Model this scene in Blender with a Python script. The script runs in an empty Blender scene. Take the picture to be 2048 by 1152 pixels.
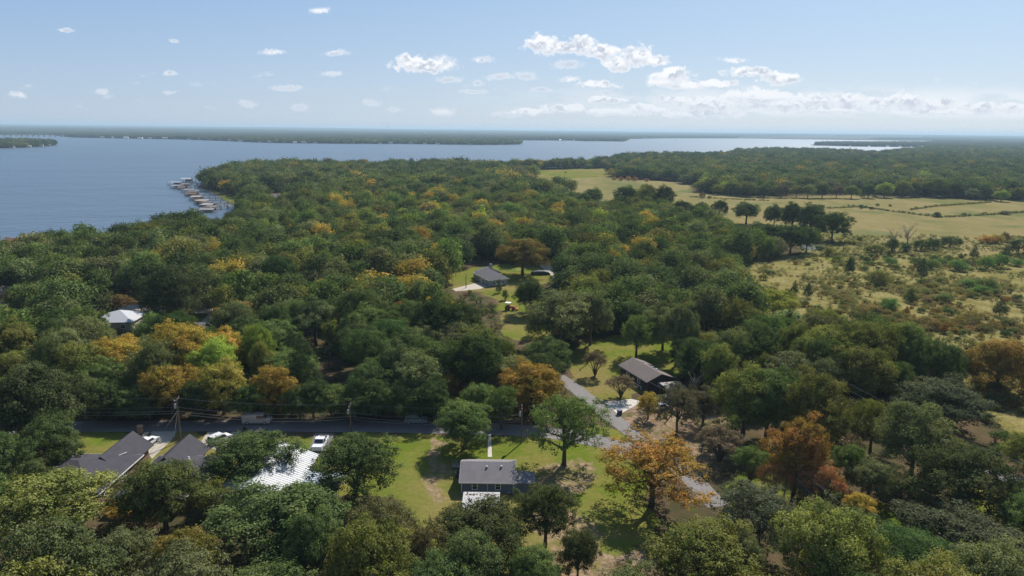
import bpy, math, random
import numpy as np
from mathutils import Vector, Matrix
from mathutils.geometry import tessellate_polygon

S = bpy.context.scene
C = S.collection
# ------------------------------------------------------------------ camera
CAM_H = 60.0
FPX = 1365.0                                    # focal length in photo pixels (2048 wide)
PITCH = math.radians(13.0)
ROLL = math.radians(0.58)
cam_d = bpy.data.cameras.new('camera')
cam_d.sensor_width = 36.0
cam_d.lens = 36.0 * FPX / 2048.0
cam_d.clip_start = 1.0
cam_d.clip_end = 120000.0
cam = bpy.data.objects.new('camera', cam_d)
C.objects.link(cam)
ROT = Matrix.Rotation(math.pi / 2 - PITCH, 3, 'X') @ Matrix.Rotation(ROLL, 3, 'Z')
cam.matrix_world = Matrix.Translation((0, 0, CAM_H)) @ ROT.to_4x4()
S.camera = cam

# ------------------------------------------------------------------ sun, exposure
SUN_AZ = math.radians(28.0)                     # to the right of the view direction (+Y)
SUN_EL = math.radians(43.0)
sun_dir = Vector((math.sin(SUN_AZ) * math.cos(SUN_EL), math.cos(SUN_AZ) * math.cos(SUN_EL), math.sin(SUN_EL)))
sun_d = bpy.data.lights.new('sun', 'SUN')
sun_d.energy = 5.0
sun_d.angle = math.radians(0.53)
sun_d.color = (1.0, 0.94, 0.85)
sun = bpy.data.objects.new('sun', sun_d)
C.objects.link(sun)
sun.rotation_euler = sun_dir.to_track_quat('Z', 'Y').to_euler()
S.view_settings.view_transform = 'Standard'
S.view_settings.look = 'None'
S.view_settings.exposure = 0.53
S.view_settings.gamma = 1.0
S.render.engine = 'CYCLES'
S.cycles.max_bounces = 5
S.cycles.diffuse_bounces = 2
S.cycles.glossy_bounces = 2
S.cycles.transmission_bounces = 3
S.cycles.volume_bounces = 0
S.cycles.transparent_max_bounces = 6
S.cycles.caustics_reflective = False
S.cycles.caustics_refractive = False
S.cycles.use_denoising = True
S.cycles.denoising_prefilter = 'NONE'
S.cycles.sample_clamp_indirect = 4.0

# ------------------------------------------------------------------ small node helpers
class NT:
    def __init__(self, tree):
        self.t = tree; self.n = tree.nodes; self.l = tree.links
    def node(self, typ, **kw):
        x = self.n.new(typ)
        for k, v in kw.items():
            setattr(x, k, v)
        return x
    def put(self, sock, v):
        if isinstance(v, bpy.types.NodeSocket):
            self.l.new(v, sock)
        elif v is not None:
            if hasattr(sock.default_value, '__len__') and not hasattr(v, '__len__'):
                v = [v] * len(sock.default_value)
            if hasattr(v, '__len__') and len(v) == 3 and len(sock.default_value) == 4:
                v = (*v, 1.0)
            sock.default_value = v
    def math(self, op, a, b=None, c=None, clamp=False):
        x = self.node('ShaderNodeMath', operation=op, use_clamp=clamp)
        self.put(x.inputs[0], a)
        if b is not None: self.put(x.inputs[1], b)
        if c is not None: self.put(x.inputs[2], c)
        return x.outputs[0]
    def vmath(self, op, a, b=None):
        x = self.node('ShaderNodeVectorMath', operation=op)
        self.put(x.inputs[0], a)
        if b is not None: self.put(x.inputs[1], b)
        return x
    def mix(self, f, a, b, blend='MIX'):
        x = self.node('ShaderNodeMix', data_type='RGBA', blend_type=blend)
        self.put(x.inputs[0], f); self.put(x.inputs[6], a); self.put(x.inputs[7], b)
        return x.outputs[2]
    def ramp(self, v, lo, hi, a=0.0, b=1.0, smooth=True):
        x = self.node('ShaderNodeMapRange', interpolation_type='SMOOTHSTEP' if smooth else 'LINEAR')
        self.put(x.inputs[0], v); self.put(x.inputs[1], lo); self.put(x.inputs[2], hi)
        self.put(x.inputs[3], a); self.put(x.inputs[4], b)
        return x.outputs[0]
    def noise(self, vec, scale, detail=3.0, rough=0.5, lac=2.0, out=0):
        x = self.node('ShaderNodeTexNoise')
        self.put(x.inputs['Vector'], vec)
        x.inputs['Scale'].default_value = scale
        x.inputs['Detail'].default_value = detail
        x.inputs['Roughness'].default_value = rough
        x.inputs['Lacunarity'].default_value = lac
        return x.outputs[out]

# ------------------------------------------------------------------ sky with cumulus (seen by direction, so it is infinitely far)
world = bpy.data.worlds.new('World')
S.world = world
world.use_nodes = True
W = NT(world.node_tree)
W.n.clear()
w_out = W.node('ShaderNodeOutputWorld')
w_bg = W.node('ShaderNodeBackground')
W.l.new(w_bg.outputs[0], w_out.inputs[0])
sky = W.node('ShaderNodeTexSky', sky_type='NISHITA')
sky.sun_disc = False
sky.sun_elevation = SUN_EL
sky.sun_rotation = SUN_AZ
sky.altitude = 60.0
sky.air_density = 1.0
sky.dust_density = 0.5
sky.ozone_density = 1.5
w_bg.inputs['Strength'].default_value = 0.078
tc = W.node('ShaderNodeTexCoord')
sep = W.node('ShaderNodeSeparateXYZ')
W.l.new(tc.outputs['Generated'], sep.inputs[0])
front = W.ramp(sep.outputs[1], 0.02, 0.2)
ysafe = W.math('MAXIMUM', sep.outputs[1], 0.02)
cu = W.math('DIVIDE', sep.outputs[0], ysafe)
cv = W.math('DIVIDE', sep.outputs[2], ysafe)
comb = W.node('ShaderNodeCombineXYZ')
W.l.new(cu, comb.inputs[0]); W.l.new(cv, comb.inputs[1])
uv = comb.outputs[0]
def sky_uv(u, v):                                # direction of a photo point as (x/y, z/y)
    d = ROT @ Vector(((u - 1024) / FPX, (576 - v) / FPX, -1))
    return d.x / d.y, d.z / d.y
CLOUDS = [(818,122,34,17),(845,130,56,12),(886,124,30,14),(862,134,30,9),
 (1084,84,34,19),(1118,92,66,13),(1160,86,32,17),(1206,102,36,13),(1272,110,36,21),(1238,124,38,16),(1306,120,34,11),
 (1346,148,38,17),(1340,160,46,10),(1372,170,40,8),(1500,141,56,10),(1556,154,42,14),(1580,158,24,8),
 (968,117,24,7),(1135,128,30,9),(1195,168,42,7),(1052,150,26,9),(1000,153,28,7),(900,157,28,8),(1137,157,20,6),(950,184,25,5),
 (955,165,14,7),(545,102,26,6),(673,105,26,6),(665,146,19,6),(341,145,16,6),(200,181,17,6),(37,190,18,7),(574,176,26,6),(343,184,14,4),
 (493,205,22,8),(600,215,18,8),(742,205,18,7),(884,221,24,8),(1080,178,28,6),(1468,118,26,5),(1435,166,46,8),
 (1530,190,90,14),(1420,205,70,16),(1640,196,40,12),(1690,198,42,14),(1812,198,46,19),(1870,206,50,13),(1760,205,40,10),(1960,210,50,10),(2030,213,40,8),
 (1560,204,110,14),(1290,214,60,8),(1210,200,40,7),(1130,215,50,8),(1060,222,45,6),(1350,196,34,7),(1215,185,26,6),
 (130,60,14,5),(640,18,16,7),(348,80,10,4),(790,218,16,6),(1015,228,30,6),(1236,222,70,8),(1400,226,90,9),(1880,222,140,9),(1650,216,120,12)]
n1 = W.noise(uv, 22.0, 7.0, 0.62)
n1c = W.node('ShaderNodeTexNoise'); W.l.new(uv, n1c.inputs['Vector'])
n1c.inputs['Scale'].default_value = 30.0; n1c.inputs['Detail'].default_value = 5.0
warp = W.vmath('MULTIPLY', W.vmath('SUBTRACT', n1c.outputs[1], (0.5, 0.5, 0.5)).outputs[0], (0.030, 0.012, 0.0)).outputs[0]
uvw = W.vmath('ADD', uv, warp).outputs[0]
def blobs(vec, sel):
    f = None
    for (u, v, w, h) in CLOUDS:
        if not sel(w): continue
        a, b = sky_uv(u, v + h * 0.15)
        d = W.vmath('MULTIPLY', W.vmath('SUBTRACT', vec, (a, b, 0.0)).outputs[0], (FPX / (w * 1.22), FPX / (h * 1.22), 0.0)).outputs[0]
        ln = W.vmath('LENGTH', d).outputs['Value']
        f = ln if f is None else W.math('MINIMUM', f, ln)
    return f
field = blobs(uvw, lambda w: w >= 31)
small = blobs(uvw, lambda w: w < 31)
above = blobs(W.vmath('ADD', uvw, (0.0, 0.0065, 0.0)).outputs[0], lambda w: w >= 31)
body = W.math('SUBTRACT', 1.0, field)                                  # 1 centre, 0 edge
puff = W.noise(uv, 75.0, 7.0, 0.62)
dens = W.math('ADD', body, W.math('MULTIPLY', W.math('SUBTRACT', puff, 0.5), 1.9))
alpha = W.ramp(dens, 0.08, 0.46)
sm_d = W.math('ADD', W.math('SUBTRACT', 1.0, small), W.math('MULTIPLY', W.math('SUBTRACT', W.noise(uv, 150.0, 6.0, 0.65), 0.5), 1.3))
alpha = W.math('MAXIMUM', alpha, W.math('MULTIPLY', W.ramp(sm_d, 0.0, 0.95), 0.9))
# a far, thin bank of cumulus low over the right of the horizon, and faint wisps elsewhere
sc2 = W.vmath('MULTIPLY', uv, (14.0, 60.0, 0.0)).outputs[0]
bank_n = W.noise(sc2, 1.0, 6.0, 0.6)
side = W.ramp(cu, -0.15, 0.42)
band = W.math('MULTIPLY', W.ramp(cv, 0.018, 0.030), W.ramp(cv, 0.075, 0.040))
bank = W.math('MULTIPLY', W.math('MULTIPLY', W.ramp(bank_n, 0.34, 0.58), band), W.math('MULTIPLY', side, 0.85))
wisp = W.math('MULTIPLY', W.math('MULTIPLY', W.ramp(W.noise(W.vmath('MULTIPLY', uv, (24.0, 60.0, 0.0)).outputs[0], 1.0, 5.0, 0.6), 0.60, 0.78),
              W.math('MULTIPLY', W.ramp(cv, 0.015, 0.03), W.ramp(cv, 0.10, 0.06))), 0.4)
a_all = W.math('MULTIPLY', W.math('MAXIMUM', W.math('MAXIMUM', alpha, bank), wisp), front, clamp=True)
shade_n = W.noise(W.vmath('ADD', uv, (0.0, 0.004, 0.0)).outputs[0], 75.0, 7.0, 0.62)
relief = W.math('SUBTRACT', puff, shade_n)                              # cloud relief, lit from above
shade_m = W.noise(W.vmath('ADD', uv, (0.0, 0.011, 0.0)).outputs[0], 34.0, 4.0, 0.55)
relief_m = W.math('SUBTRACT', W.noise(uv, 34.0, 4.0, 0.55), shade_m)
relief2 = W.ramp(W.math('ADD', W.math('MULTIPLY', relief, 0.8), W.math('MULTIPLY', relief_m, 1.0)), -0.16, 0.05)
thick = W.ramp(W.math('MAXIMUM', dens, W.math('SUBTRACT', sm_d, 0.15)), 0.15, 0.70)
base = W.ramp(W.math('SUBTRACT', above, field), 0.30, -0.45)        # 1 at the flat shaded base, 0 at the sunlit top
relief2 = W.math('MULTIPLY', relief2, W.math('SUBTRACT', 1.0, W.math('MULTIPLY', base, 0.8)))
lit = W.math('SUBTRACT', 1.0, W.math('MULTIPLY', W.math('MULTIPLY', thick, W.math('SUBTRACT', 1.0, relief2)), 0.85))
ccol = W.mix(lit, (4.3, 4.9, 6.0), (9.2, 9.2, 9.4))
low = W.ramp(cv, 0.09, 0.02)
# the sky's own haze: paler towards the horizon and towards the sun's side, deeper blue above
elev = W.ramp(cv, 0.0, 0.30, smooth=False)
blue = W.mix(W.ramp(cu, -0.8, 0.9), (1.95, 3.65, 6.45), (3.3, 5.25, 7.7))
pale = W.mix(W.ramp(cu, -0.8, 0.9), (4.4, 5.4, 6.9), (5.7, 6.5, 7.5))
grad = W.mix(W.math('POWER', elev, 0.75), pale, blue)
skyc = W.mix(W.math('MULTIPLY', front, 0.8), sky.outputs[0], grad)
ccol2 = W.mix(W.math('MULTIPLY', low, 0.45), ccol, (6.6, 7.1, 7.8))
final = W.mix(W.math('MULTIPLY', a_all, 0.93), skyc, ccol2)
W.l.new(final, w_bg.inputs['Color'])

# ------------------------------------------------------------------ geometry helpers
def px(u, v, z=0.0):
    """world point seen at photo pixel (u, v) on the level z"""
    d = ROT @ Vector(((u - 1024) / FPX, (576 - v) / FPX, -1))
    t = (z - CAM_H) / d.z
    return Vector((d.x * t, d.y * t, z))
def top_z(u, v, y):
    """height of the point at depth y seen at pixel (u, v)"""
    d = ROT @ Vector(((u - 1024) / FPX, (576 - v) / FPX, -1))
    return CAM_H + d.z * (y / d.y)
RT = np.array(ROT.transposed())
def project(P):
    P = np.atleast_2d(np.asarray(P, float)) - np.array([0, 0, CAM_H])
    q = P @ RT.T
    return 1024 - FPX * q[:, 0] / q[:, 2], 576 + FPX * q[:, 1] / q[:, 2], -q[:, 2]
def pip(x, y, poly):
    x = np.asarray(x, float); y = np.asarray(y, float)
    ins = np.zeros(x.shape, bool)
    n = len(poly)
    for i in range(n):
        x1, y1 = poly[i][0], poly[i][1]; x2, y2 = poly[(i + 1) % n][0], poly[(i + 1) % n][1]
        if y1 == y2: continue
        ins ^= ((y1 > y) != (y2 > y)) & (x < (x2 - x1) * (y - y1) / (y2 - y1) + x1)
    return ins
def gpoly(pts, z=0.0):
    return [tuple(px(p[0], p[1], p[2] if len(p) > 2 else z))[:2] for p in pts]
def hash2(ix, iy, k=0):
    h = (ix.astype(np.int64) * 374761393 + iy.astype(np.int64) * 668265263 + k * 974634777) & 0xffffffff
    h = ((h ^ (h >> 13)) * 1274126177) & 0xffffffff
    h = (h ^ (h >> 16)) & 0xffffffff
    return h / 4294967295.0
def vnoise(x, y, s, k=0):
    x = x / s; y = y / s
    ix = np.floor(x); iy = np.floor(y); fx = x - ix; fy = y - iy
    fx = fx * fx * (3 - 2 * fx); fy = fy * fy * (3 - 2 * fy)
    a = hash2(ix, iy, k); b = hash2(ix + 1, iy, k); c = hash2(ix, iy + 1, k); d = hash2(ix + 1, iy + 1, k)
    return (a * (1 - fx) + b * fx) * (1 - fy) + (c * (1 - fx) + d * fx) * fy
def fbm(x, y, s, k=0, o=3):
    r = 0; a = 0.5; t = 0
    for i in range(o):
        r = r + a * vnoise(x, y, s, k + i); t += a; a *= .5; s *= .5
    return r / t

def mesh_from(name, V, F, mats=None, mi=None, smooth=False):
    """V (n,3) array, F list of index tuples or an (m,4)/(m,3) array"""
    me = bpy.data.meshes.new(name)
    V = np.asarray(V, np.float32)
    if isinstance(F, np.ndarray):
        k = F.shape[1]; m = len(F)
        me.vertices.add(len(V)); me.vertices.foreach_set('co', V.ravel())
        me.loops.add(m * k); me.loops.foreach_set('vertex_index', F.astype(np.int32).ravel())
        me.polygons.add(m)
        me.polygons.foreach_set('loop_start', np.arange(0, m * k, k, dtype=np.int32))
        me.polygons.foreach_set('loop_total', np.full(m, k, np.int32))
        if mi is not None: me.polygons.foreach_set('material_index', np.asarray(mi, np.int32))
        if smooth: me.polygons.foreach_set('use_smooth', np.ones(m, bool))
        me.update(calc_edges=True)
    else:
        me.from_pydata([tuple(map(float, v)) for v in V], [], [tuple(f) for f in F])
        if mi is not None: me.polygons.foreach_set('material_index', np.asarray(mi, np.int32))
        if smooth: me.polygons.foreach_set('use_smooth', np.ones(len(F), bool))
        me.update()
    for m_ in (mats or []): me.materials.append(m_)
    return me
def link(name, me, parent=None, label=None, cat=None, group=None, kind=None):
    o = bpy.data.objects.new(name, me)
    C.objects.link(o)
    if parent is not None: o.parent = parent
    if label: o['label'] = label
    if cat: o['category'] = cat
    if group: o['group'] = group
    if kind: o['kind'] = kind
    return o
def thing(name, label, cat, loc=(0, 0, 0), rz=0.0, group=None):
    o = link(name, None, None, label, cat, group)
    o.location = loc; o.rotation_euler = (0, 0, rz)
    o.empty_display_size = 0.5
    return o

class MB:
    """collects simple solids and builds them as one mesh"""
    def __init__(self): self.V = []; self.F = []; self.M = []
    def add(self, vs, fs, m=0):
        b = len(self.V); self.V += [tuple(v) for v in vs]
        self.F += [tuple(b + i for i in f) for f in fs]; self.M += [m] * len(fs); return self
    def box(self, c, s, rz=0.0, m=0, taper=1.0):
        x, y, z = s[0] / 2, s[1] / 2, s[2] / 2
        vs = []
        for dz, k in ((-z, 1.0), (z, taper)):
            for dx, dy in ((-x, -y), (x, -y), (x, y), (-x, y)):
                X, Y = dx * k, dy * k
                vs.append((c[0] + X * math.cos(rz) - Y * math.sin(rz), c[1] + X * math.sin(rz) + Y * math.cos(rz), c[2] + dz))
        return self.add(vs, [(3, 2, 1, 0), (4, 5, 6, 7), (0, 1, 5, 4), (1, 2, 6, 5), (2, 3, 7, 6), (3, 0, 4, 7)], m)
    def tube(self, pts, rad, n=6, m=0, cap=True):
        pts = [Vector(p) for p in pts]
        if not hasattr(rad, '__len__'): rad = [rad] * len(pts)
        vs = []; fs = []
        for i, p in enumerate(pts):
            d = (pts[min(i + 1, len(pts) - 1)] - pts[max(i - 1, 0)]).normalized()
            a = d.orthogonal().normalized() if abs(d.z) > .95 else d.cross(Vector((0, 0, 1))).normalized()
            b = d.cross(a)
            for j in range(n):
                t = 2 * math.pi * j / n
                vs.append(p + (a * math.cos(t) + b * math.sin(t)) * rad[i])
        for i in range(len(pts) - 1):
            for j in range(n):
                fs.append((i * n + j, i * n + (j + 1) % n, (i + 1) * n + (j + 1) % n, (i + 1) * n + j))
        if cap:
            fs.append(tuple(range(n - 1, -1, -1))); fs.append(tuple((len(pts) - 1) * n + j for j in range(n)))
        return self.add(vs, fs, m)
    def prism(self, poly, z0, z1, m=0):
        """extrude a convex xy polygon"""
        n = len(poly)
        vs = [(p[0], p[1], z0) for p in poly] + [(p[0], p[1], z1) for p in poly]
        fs = [tuple(range(n - 1, -1, -1)), tuple(range(n, 2 * n))] + [(i, (i + 1) % n, n + (i + 1) % n, n + i) for i in range(n)]
        return self.add(vs, fs, m)
    def mesh(self, name, mats, smooth=False):
        return mesh_from(name, self.V, self.F, mats if isinstance(mats, (list, tuple)) else [mats], self.M, smooth)
    def build(self, name, mats, parent=None, **kw):
        smooth = kw.pop('smooth', False)
        return link(name, self.mesh(name, mats, smooth), parent, **kw)

# ------------------------------------------------------------------ materials
MATS = {}
def mat(name, col, rough=0.8, spec=0.3, metal=0.0, var=0.12, vscale=1.0, bump=0.0, bscale=20.0):
    if name in MATS: return MATS[name]
    m = bpy.data.materials.new(name); m.use_nodes = True
    T = NT(m.node_tree); b = T.n['Principled BSDF']
    g = T.node('ShaderNodeTexCoord')
    n = T.noise(g.outputs['Object'], vscale, 5.0, 0.6)
    n2 = T.noise(g.outputs['Object'], vscale * 7, 3.0, 0.6)
    f = T.math('ADD', T.math('MULTIPLY', T.math('SUBTRACT', n, 0.5), 2.2), T.math('SUBTRACT', n2, 0.5))
    k = T.math('ADD', 1.0, T.math('MULTIPLY', f, var))
    sc = T.vmath('SCALE', col[:3]); T.put(sc.inputs[3], k)
    T.l.new(sc.outputs[0], b.inputs['Base Color'])
    b.inputs['Roughness'].default_value = rough
    b.inputs['Specular IOR Level'].default_value = spec
    b.inputs['Metallic'].default_value = metal
    if bump:
        bn = T.node('ShaderNodeBump'); bn.inputs['Strength'].default_value = bump
        T.l.new(T.noise(g.outputs['Object'], bscale, 4.0, 0.6), bn.inputs['Height'])
        T.l.new(bn.outputs[0], b.inputs['Normal'])
    MATS[name] = m
    return m

def leaf_material():
    m = bpy.data.materials.new('foliage'); m.use_nodes = True
    T = NT(m.node_tree); T.n.clear()
    out = T.node('ShaderNodeOutputMaterial')
    at = T.node('ShaderNodeAttribute', attribute_type='INSTANCER', attribute_name='color')
    tn = T.node('ShaderNodeAttribute', attribute_type='GEOMETRY', attribute_name='tone')
    sp = T.node('ShaderNodeSeparateColor'); T.l.new(tn.outputs['Color'], sp.inputs[0])
    k = T.math('ADD', 0.50, T.math('ADD', T.math('MULTIPLY', sp.outputs[0], 0.62), T.math('MULTIPLY', sp.outputs[1], 0.50)))
    hs = T.node('ShaderNodeHueSaturation')
    T.put(hs.inputs['Hue'], T.math('ADD', 0.516, T.math('MULTIPLY', sp.outputs[1], -0.036)))
    T.put(hs.inputs['Saturation'], T.math('ADD', 0.78, T.math('MULTIPLY', sp.outputs[2], 0.25)))
    T.put(hs.inputs['Value'], k)
    T.l.new(at.outputs['Color'], hs.inputs['Color'])
    p = T.node('ShaderNodeBsdfDiffuse')
    T.l.new(hs.outputs[0], p.inputs['Color'])
    tr = T.node('ShaderNodeBsdfTranslucent')
    tc_ = T.mix(1.0, hs.outputs[0], (1.15, 1.2, 0.6), 'MULTIPLY')
    T.l.new(tc_, tr.inputs[0])
    mx = T.node('ShaderNodeMixShader'); mx.inputs[0].default_value = 0.28
    T.l.new(p.outputs[0], mx.inputs[1]); T.l.new(tr.outputs[0], mx.inputs[2])
    T.l.new(mx.outputs[0], out.inputs[0])
    return m
M_LEAF = leaf_material()
M_BARK = mat('bark', (0.115, 0.095, 0.075), 0.9, 0.1, var=0.3, vscale=1.5)
M_DEAD = mat('dead_wood', (0.30, 0.26, 0.22), 0.9, 0.1, var=0.25)

# ------------------------------------------------------------------ the lake and the open areas, as ground outlines
def far(p, k):                                    # push a ground point away from the viewer by k metres
    d = math.hypot(p[0], p[1]); return (p[0] * (1 + k / d), p[1] * (1 + k / d))
near_shore = [far(px(u, v, 12), 7)[:2] for u, v in [(-420, 520), (-200, 486), (0, 470), (60, 464), (120, 459), (180, 457), (265, 452), (330, 436), (400, 430)]]
dock_shore = gpoly([(471, 412), (457, 405), (444, 399), (430, 388), (417, 382), (398, 377), (389, 371)])
back_shore = [far(px(u, v, 12), 8)[:2] for u, v in [(391, 352), (400, 345), (415, 339), (445, 335), (480, 326), (540, 322), (620, 321),
    (700, 324), (800, 323), (900, 320), (1000, 324), (1060, 322), (1100, 321), (1200, 318), (1240, 311), (1290, 307), (1350, 306), (1400, 306), (1450, 305), (1463, 304), (1470, 299),
    (1550, 297), (1650, 298), (1700, 301), (1760, 304), (1800, 299), (1850, 294)]]
far_shore = gpoly([(1872, 290.5), (1860, 287), (1858, 283.5), (1880, 281), (1845, 279.6), (1842, 277.2), (1845, 275.6), (1740, 275.2), (1672, 274.6), (1668, 273.4), (1580, 273.9), (1482, 274.6), (1478, 276.8), (1400, 276.6), (1330, 276.6),
    (1262, 278), (1252, 283), (1200, 282.4), (1168, 282.4), (1140, 281), (1045, 280.6), (1043, 286), (1040, 288.6), (980, 289.5), (900, 288.8), (800, 287.4), (700, 287.3), (640, 286.6), (560, 285.8), (505, 284.2), (450, 281.6), (400, 280), (340, 278.6), (230, 276.6),
    (140, 274.8), (100, 270.2), (-60, 270.2), (-300, 269), (-420, 271)])
LAKE = near_shore + dock_shore + back_shore + far_shore
HEADLAND = gpoly([(-420, 305), (-100, 298), (0, 296), (30, 295.6), (60, 294.2), (95, 291.5), (112, 290), (104, 287.6), (80, 287), (0, 284.5), (-100, 283), (-420, 283)])
ISLAND = gpoly([(1622, 290.6), (1660, 291.6), (1700, 292.8), (1760, 293.6), (1830, 294.0), (1870, 293.6), (1920, 290), (1860, 287), (1800, 287), (1700, 287.4), (1640, 287.6), (1622, 289)])
ISLAND2 = gpoly([(1738, 279.0), (1760, 280.2), (1820, 280.8), (1870, 281.6), (1870, 278), (1800, 277.6), (1745, 277.8)])
def in_lake(x, y):
    return pip(x, y, LAKE) & ~pip(x, y, HEADLAND) & ~pip(x, y, ISLAND) & ~pip(x, y, ISLAND2)

MEADOW = [gpoly(q) for q in [
    # far pasture behind the woods
    [(1046, 352), (1080, 345), (1140, 342), (1205, 343), (1215, 354), (1290, 360), (1375, 366), (1382, 382), (1420, 388), (1560, 394), (1700, 391), (1760, 394), (1900, 396), (2060, 400),
     (2200, 410), (2300, 560), (2200, 700), (2100, 800), (2060, 860), (2010, 850), (1975, 800), (1945, 745), (1880, 715), (1835, 690), (1812, 655, 11), (1730, 622, 11),
     (1640, 618, 11), (1598, 616, 11), (1540, 592, 11), (1475, 548, 11), (1466, 540), (1490, 528), (1560, 520), (1605, 500), (1590, 480), (1530, 458, 11), (1470, 448, 11), (1440, 436, 11), (1400, 422, 11), (1345, 410, 11),
     (1340, 402, 11), (1290, 388, 11), (1230, 400, 11), (1190, 392, 11), (1150, 362, 11), (1060, 354, 11)],
    [(1930, 735), (2060, 735), (2120, 860), (2050, 880), (1990, 850)],
]]
LAWN = [gpoly(q) for q in [
    [(160, 868), (1060, 869), (1180, 888), (1245, 905), (1280, 960), (1330, 1050), (1240, 1130), (1100, 1180), (940, 1130), (800, 1040), (770, 1000), (700, 990), (300, 990), (120, 960)],
    [(1148, 768), (1205, 806), (1250, 800), (1290, 790), (1320, 775), (1400, 740), (1440, 700), (1400, 672), (1230, 672), (1150, 690), (1135, 740)],
    [(1195, 850), (1260, 878), (1240, 888), (1205, 880), (1180, 868)],
    [(895, 578), (900, 552), (950, 535), (1000, 530), (1100, 536), (1105, 560), (1070, 575), (1150, 600), (1120, 650), (1095, 680), (1040, 680), (1010, 660), (985, 590)],
    [(375, 650), (400, 618), (432, 618), (420, 652)], [(0, 615), (35, 610), (40, 625), (0, 640)], [(190, 622), (270, 622), (270, 640), (190, 645)],
    [(440, 402), (470, 412), (520, 414), (500, 398), (455, 388), (425, 381), (418, 384)],
    [(1960, 970), (2048, 990), (2100, 1060), (1990, 1060)], [(1500, 880), (1600, 870), (1560, 1010), (1450, 1000)], [(1700, 1000), (1870, 1030), (1850, 1060), (1760, 1060)],
    [(1070, 356), (1115, 344), (1215, 342), (1230, 352), (1130, 358)], [(1000, 345), (1060, 340), (1240, 336), (1260, 344), (1000, 352)],
    [(1640, 503), (1760, 500), (1765, 515), (1650, 525)],
]]
LITTER = [gpoly(q) for q in [
    [(1060, 930), (1150, 905), (1190, 950), (1160, 1040), (1250, 1110), (1330, 1060), (1300, 1200), (1080, 1200), (1060, 1000)],
    [(845, 880), (905, 872), (905, 1010), (870, 1020)], [(1180, 800), (1420, 800), (1500, 900), (1400, 960), (1290, 880)],
    [(560, 380), (590, 380), (590, 420), (540, 430)],
]]

# ------------------------------------------------------------------ ground, one sheet out to the horizon
def hills(x, y):
    d = np.hypot(x, y)
    k = np.clip((d - 7000) / 14000, 0, 1)
    return k * (14 + 46 * fbm(x, y, 5200, 5, 3)) * (1.0 + 0.7 * np.clip(-x / 16000, 0, 1))
def polar(r0, r1, dr, a0, a1, da):
    rs = [r0]
    while rs[-1] < r1: rs.append(rs[-1] * (1 + dr(rs[-1])))
    rs = np.array(rs); az = np.radians(np.arange(a0, a1 + da, da))
    R_, A_ = np.meshgrid(rs, az, indexing='ij')
    n, m = R_.shape
    i = np.arange(n - 1)[:, None] * m + np.arange(m - 1)[None, :]
    F = np.stack([i, i + 1, i + m + 1, i + m], -1).reshape(-1, 4)[:, ::-1]
    return R_.ravel() * np.sin(A_.ravel()), R_.ravel() * np.cos(A_.ravel()), F, (n, m)

gx, gy, gF, gshape = polar(30, 60000, lambda r: 0.007 if r < 3000 else 0.012, -62, 62, 0.22)
rngs = np.random.RandomState(3)
zone = np.zeros((len(gx), 4)); zone[:, 3] = 1
water_w = np.zeros(len(gx))
gr = np.hypot(gx, gy)
K = 6
for k in range(K):
    rad = np.clip(gr * 0.006, 0.8, 4.0)
    an = rngs.rand(len(gx)) * 6.283
    wx = gx + (vnoise(gx, gy, 6, 11) - .5) * 5 + rad * np.cos(an); wy = gy + (vnoise(gx, gy, 6, 12) - .5) * 5 + rad * np.sin(an)
    lawn = np.zeros(len(gx), bool); mead = lawn.copy(); lit_ = lawn.copy()
    for q in LAWN: lawn |= pip(wx, wy, q)
    for q in MEADOW: mead |= pip(wx, wy, q)
    for q in LITTER: lit_ |= pip(wx, wy, q)
    zone[:, 0] += lawn / K; zone[:, 1] += mead / K; zone[:, 2] += lit_ / K
water_w = in_lake(gx, gy).astype(float)
gz = np.where(water_w > 0.5, -2.5, 0.0) + hills(gx, gy)
me = mesh_from('ground', np.stack([gx, gy, gz], 1), gF)
ca = me.color_attributes.new('zone', 'FLOAT_COLOR', 'POINT')
ca.data.foreach_set('color', zone.astype(np.float32).ravel())
gm = bpy.data.materials.new('ground'); gm.use_nodes = True
T = NT(gm.node_tree); B = T.n['Principled BSDF']
geo = T.node('ShaderNodeNewGeometry'); P = geo.outputs['Position']
za = T.node('ShaderNodeAttribute', attribute_name='zone')
sp = T.node('ShaderNodeSeparateColor'); T.l.new(za.outputs['Color'], sp.inputs[0])
nf = T.noise(P, 1.1, 5, 0.65); nm_ = T.noise(P, 0.12, 5, 0.6); nl = T.noise(P, 0.018, 4, 0.55); nb = T.noise(P, 0.35, 4, 0.7)
def edge(mask, amt=0.9):
    return T.ramp(T.math('ADD', mask, T.math('MULTIPLY', T.math('SUBTRACT', nb, 0.5), amt)), 0.36, 0.64)
forest = T.mix(T.ramp(nm_, 0.35, 0.65), (0.055, 0.052, 0.026), (0.115, 0.080, 0.050))
forest = T.mix(T.ramp(nb, 0.5, 0.75), forest, (0.060, 0.085, 0.022))
green = T.mix(T.ramp(nm_, 0.35, 0.65), (0.100, 0.145, 0.014), (0.185, 0.165, 0.045))
green = T.mix(T.ramp(nl, 0.45, 0.62), green, (0.215, 0.165, 0.065))
green = T.mix(T.ramp(nf, 0.3, 0.75, 0.0, 0.6), green, (0.085, 0.10, 0.022))
sv = T.vmath('MULTIPLY', P, (1.0, 0.35, 1.0)).outputs[0]
streak = T.noise(sv, 0.045, 6, 0.65)
tan = T.mix(T.ramp(streak, 0.35, 0.65), (0.240, 0.190, 0.088), (0.190, 0.162, 0.064))
tan = T.mix(T.ramp(nl, 0.50, 0.66), tan, (0.120, 0.135, 0.050))
tan = T.mix(T.ramp(T.noise(sv, 0.012, 5, 0.6), 0.5, 0.62, 0.0, 0.7), tan, (0.125, 0.132, 0.040))
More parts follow.
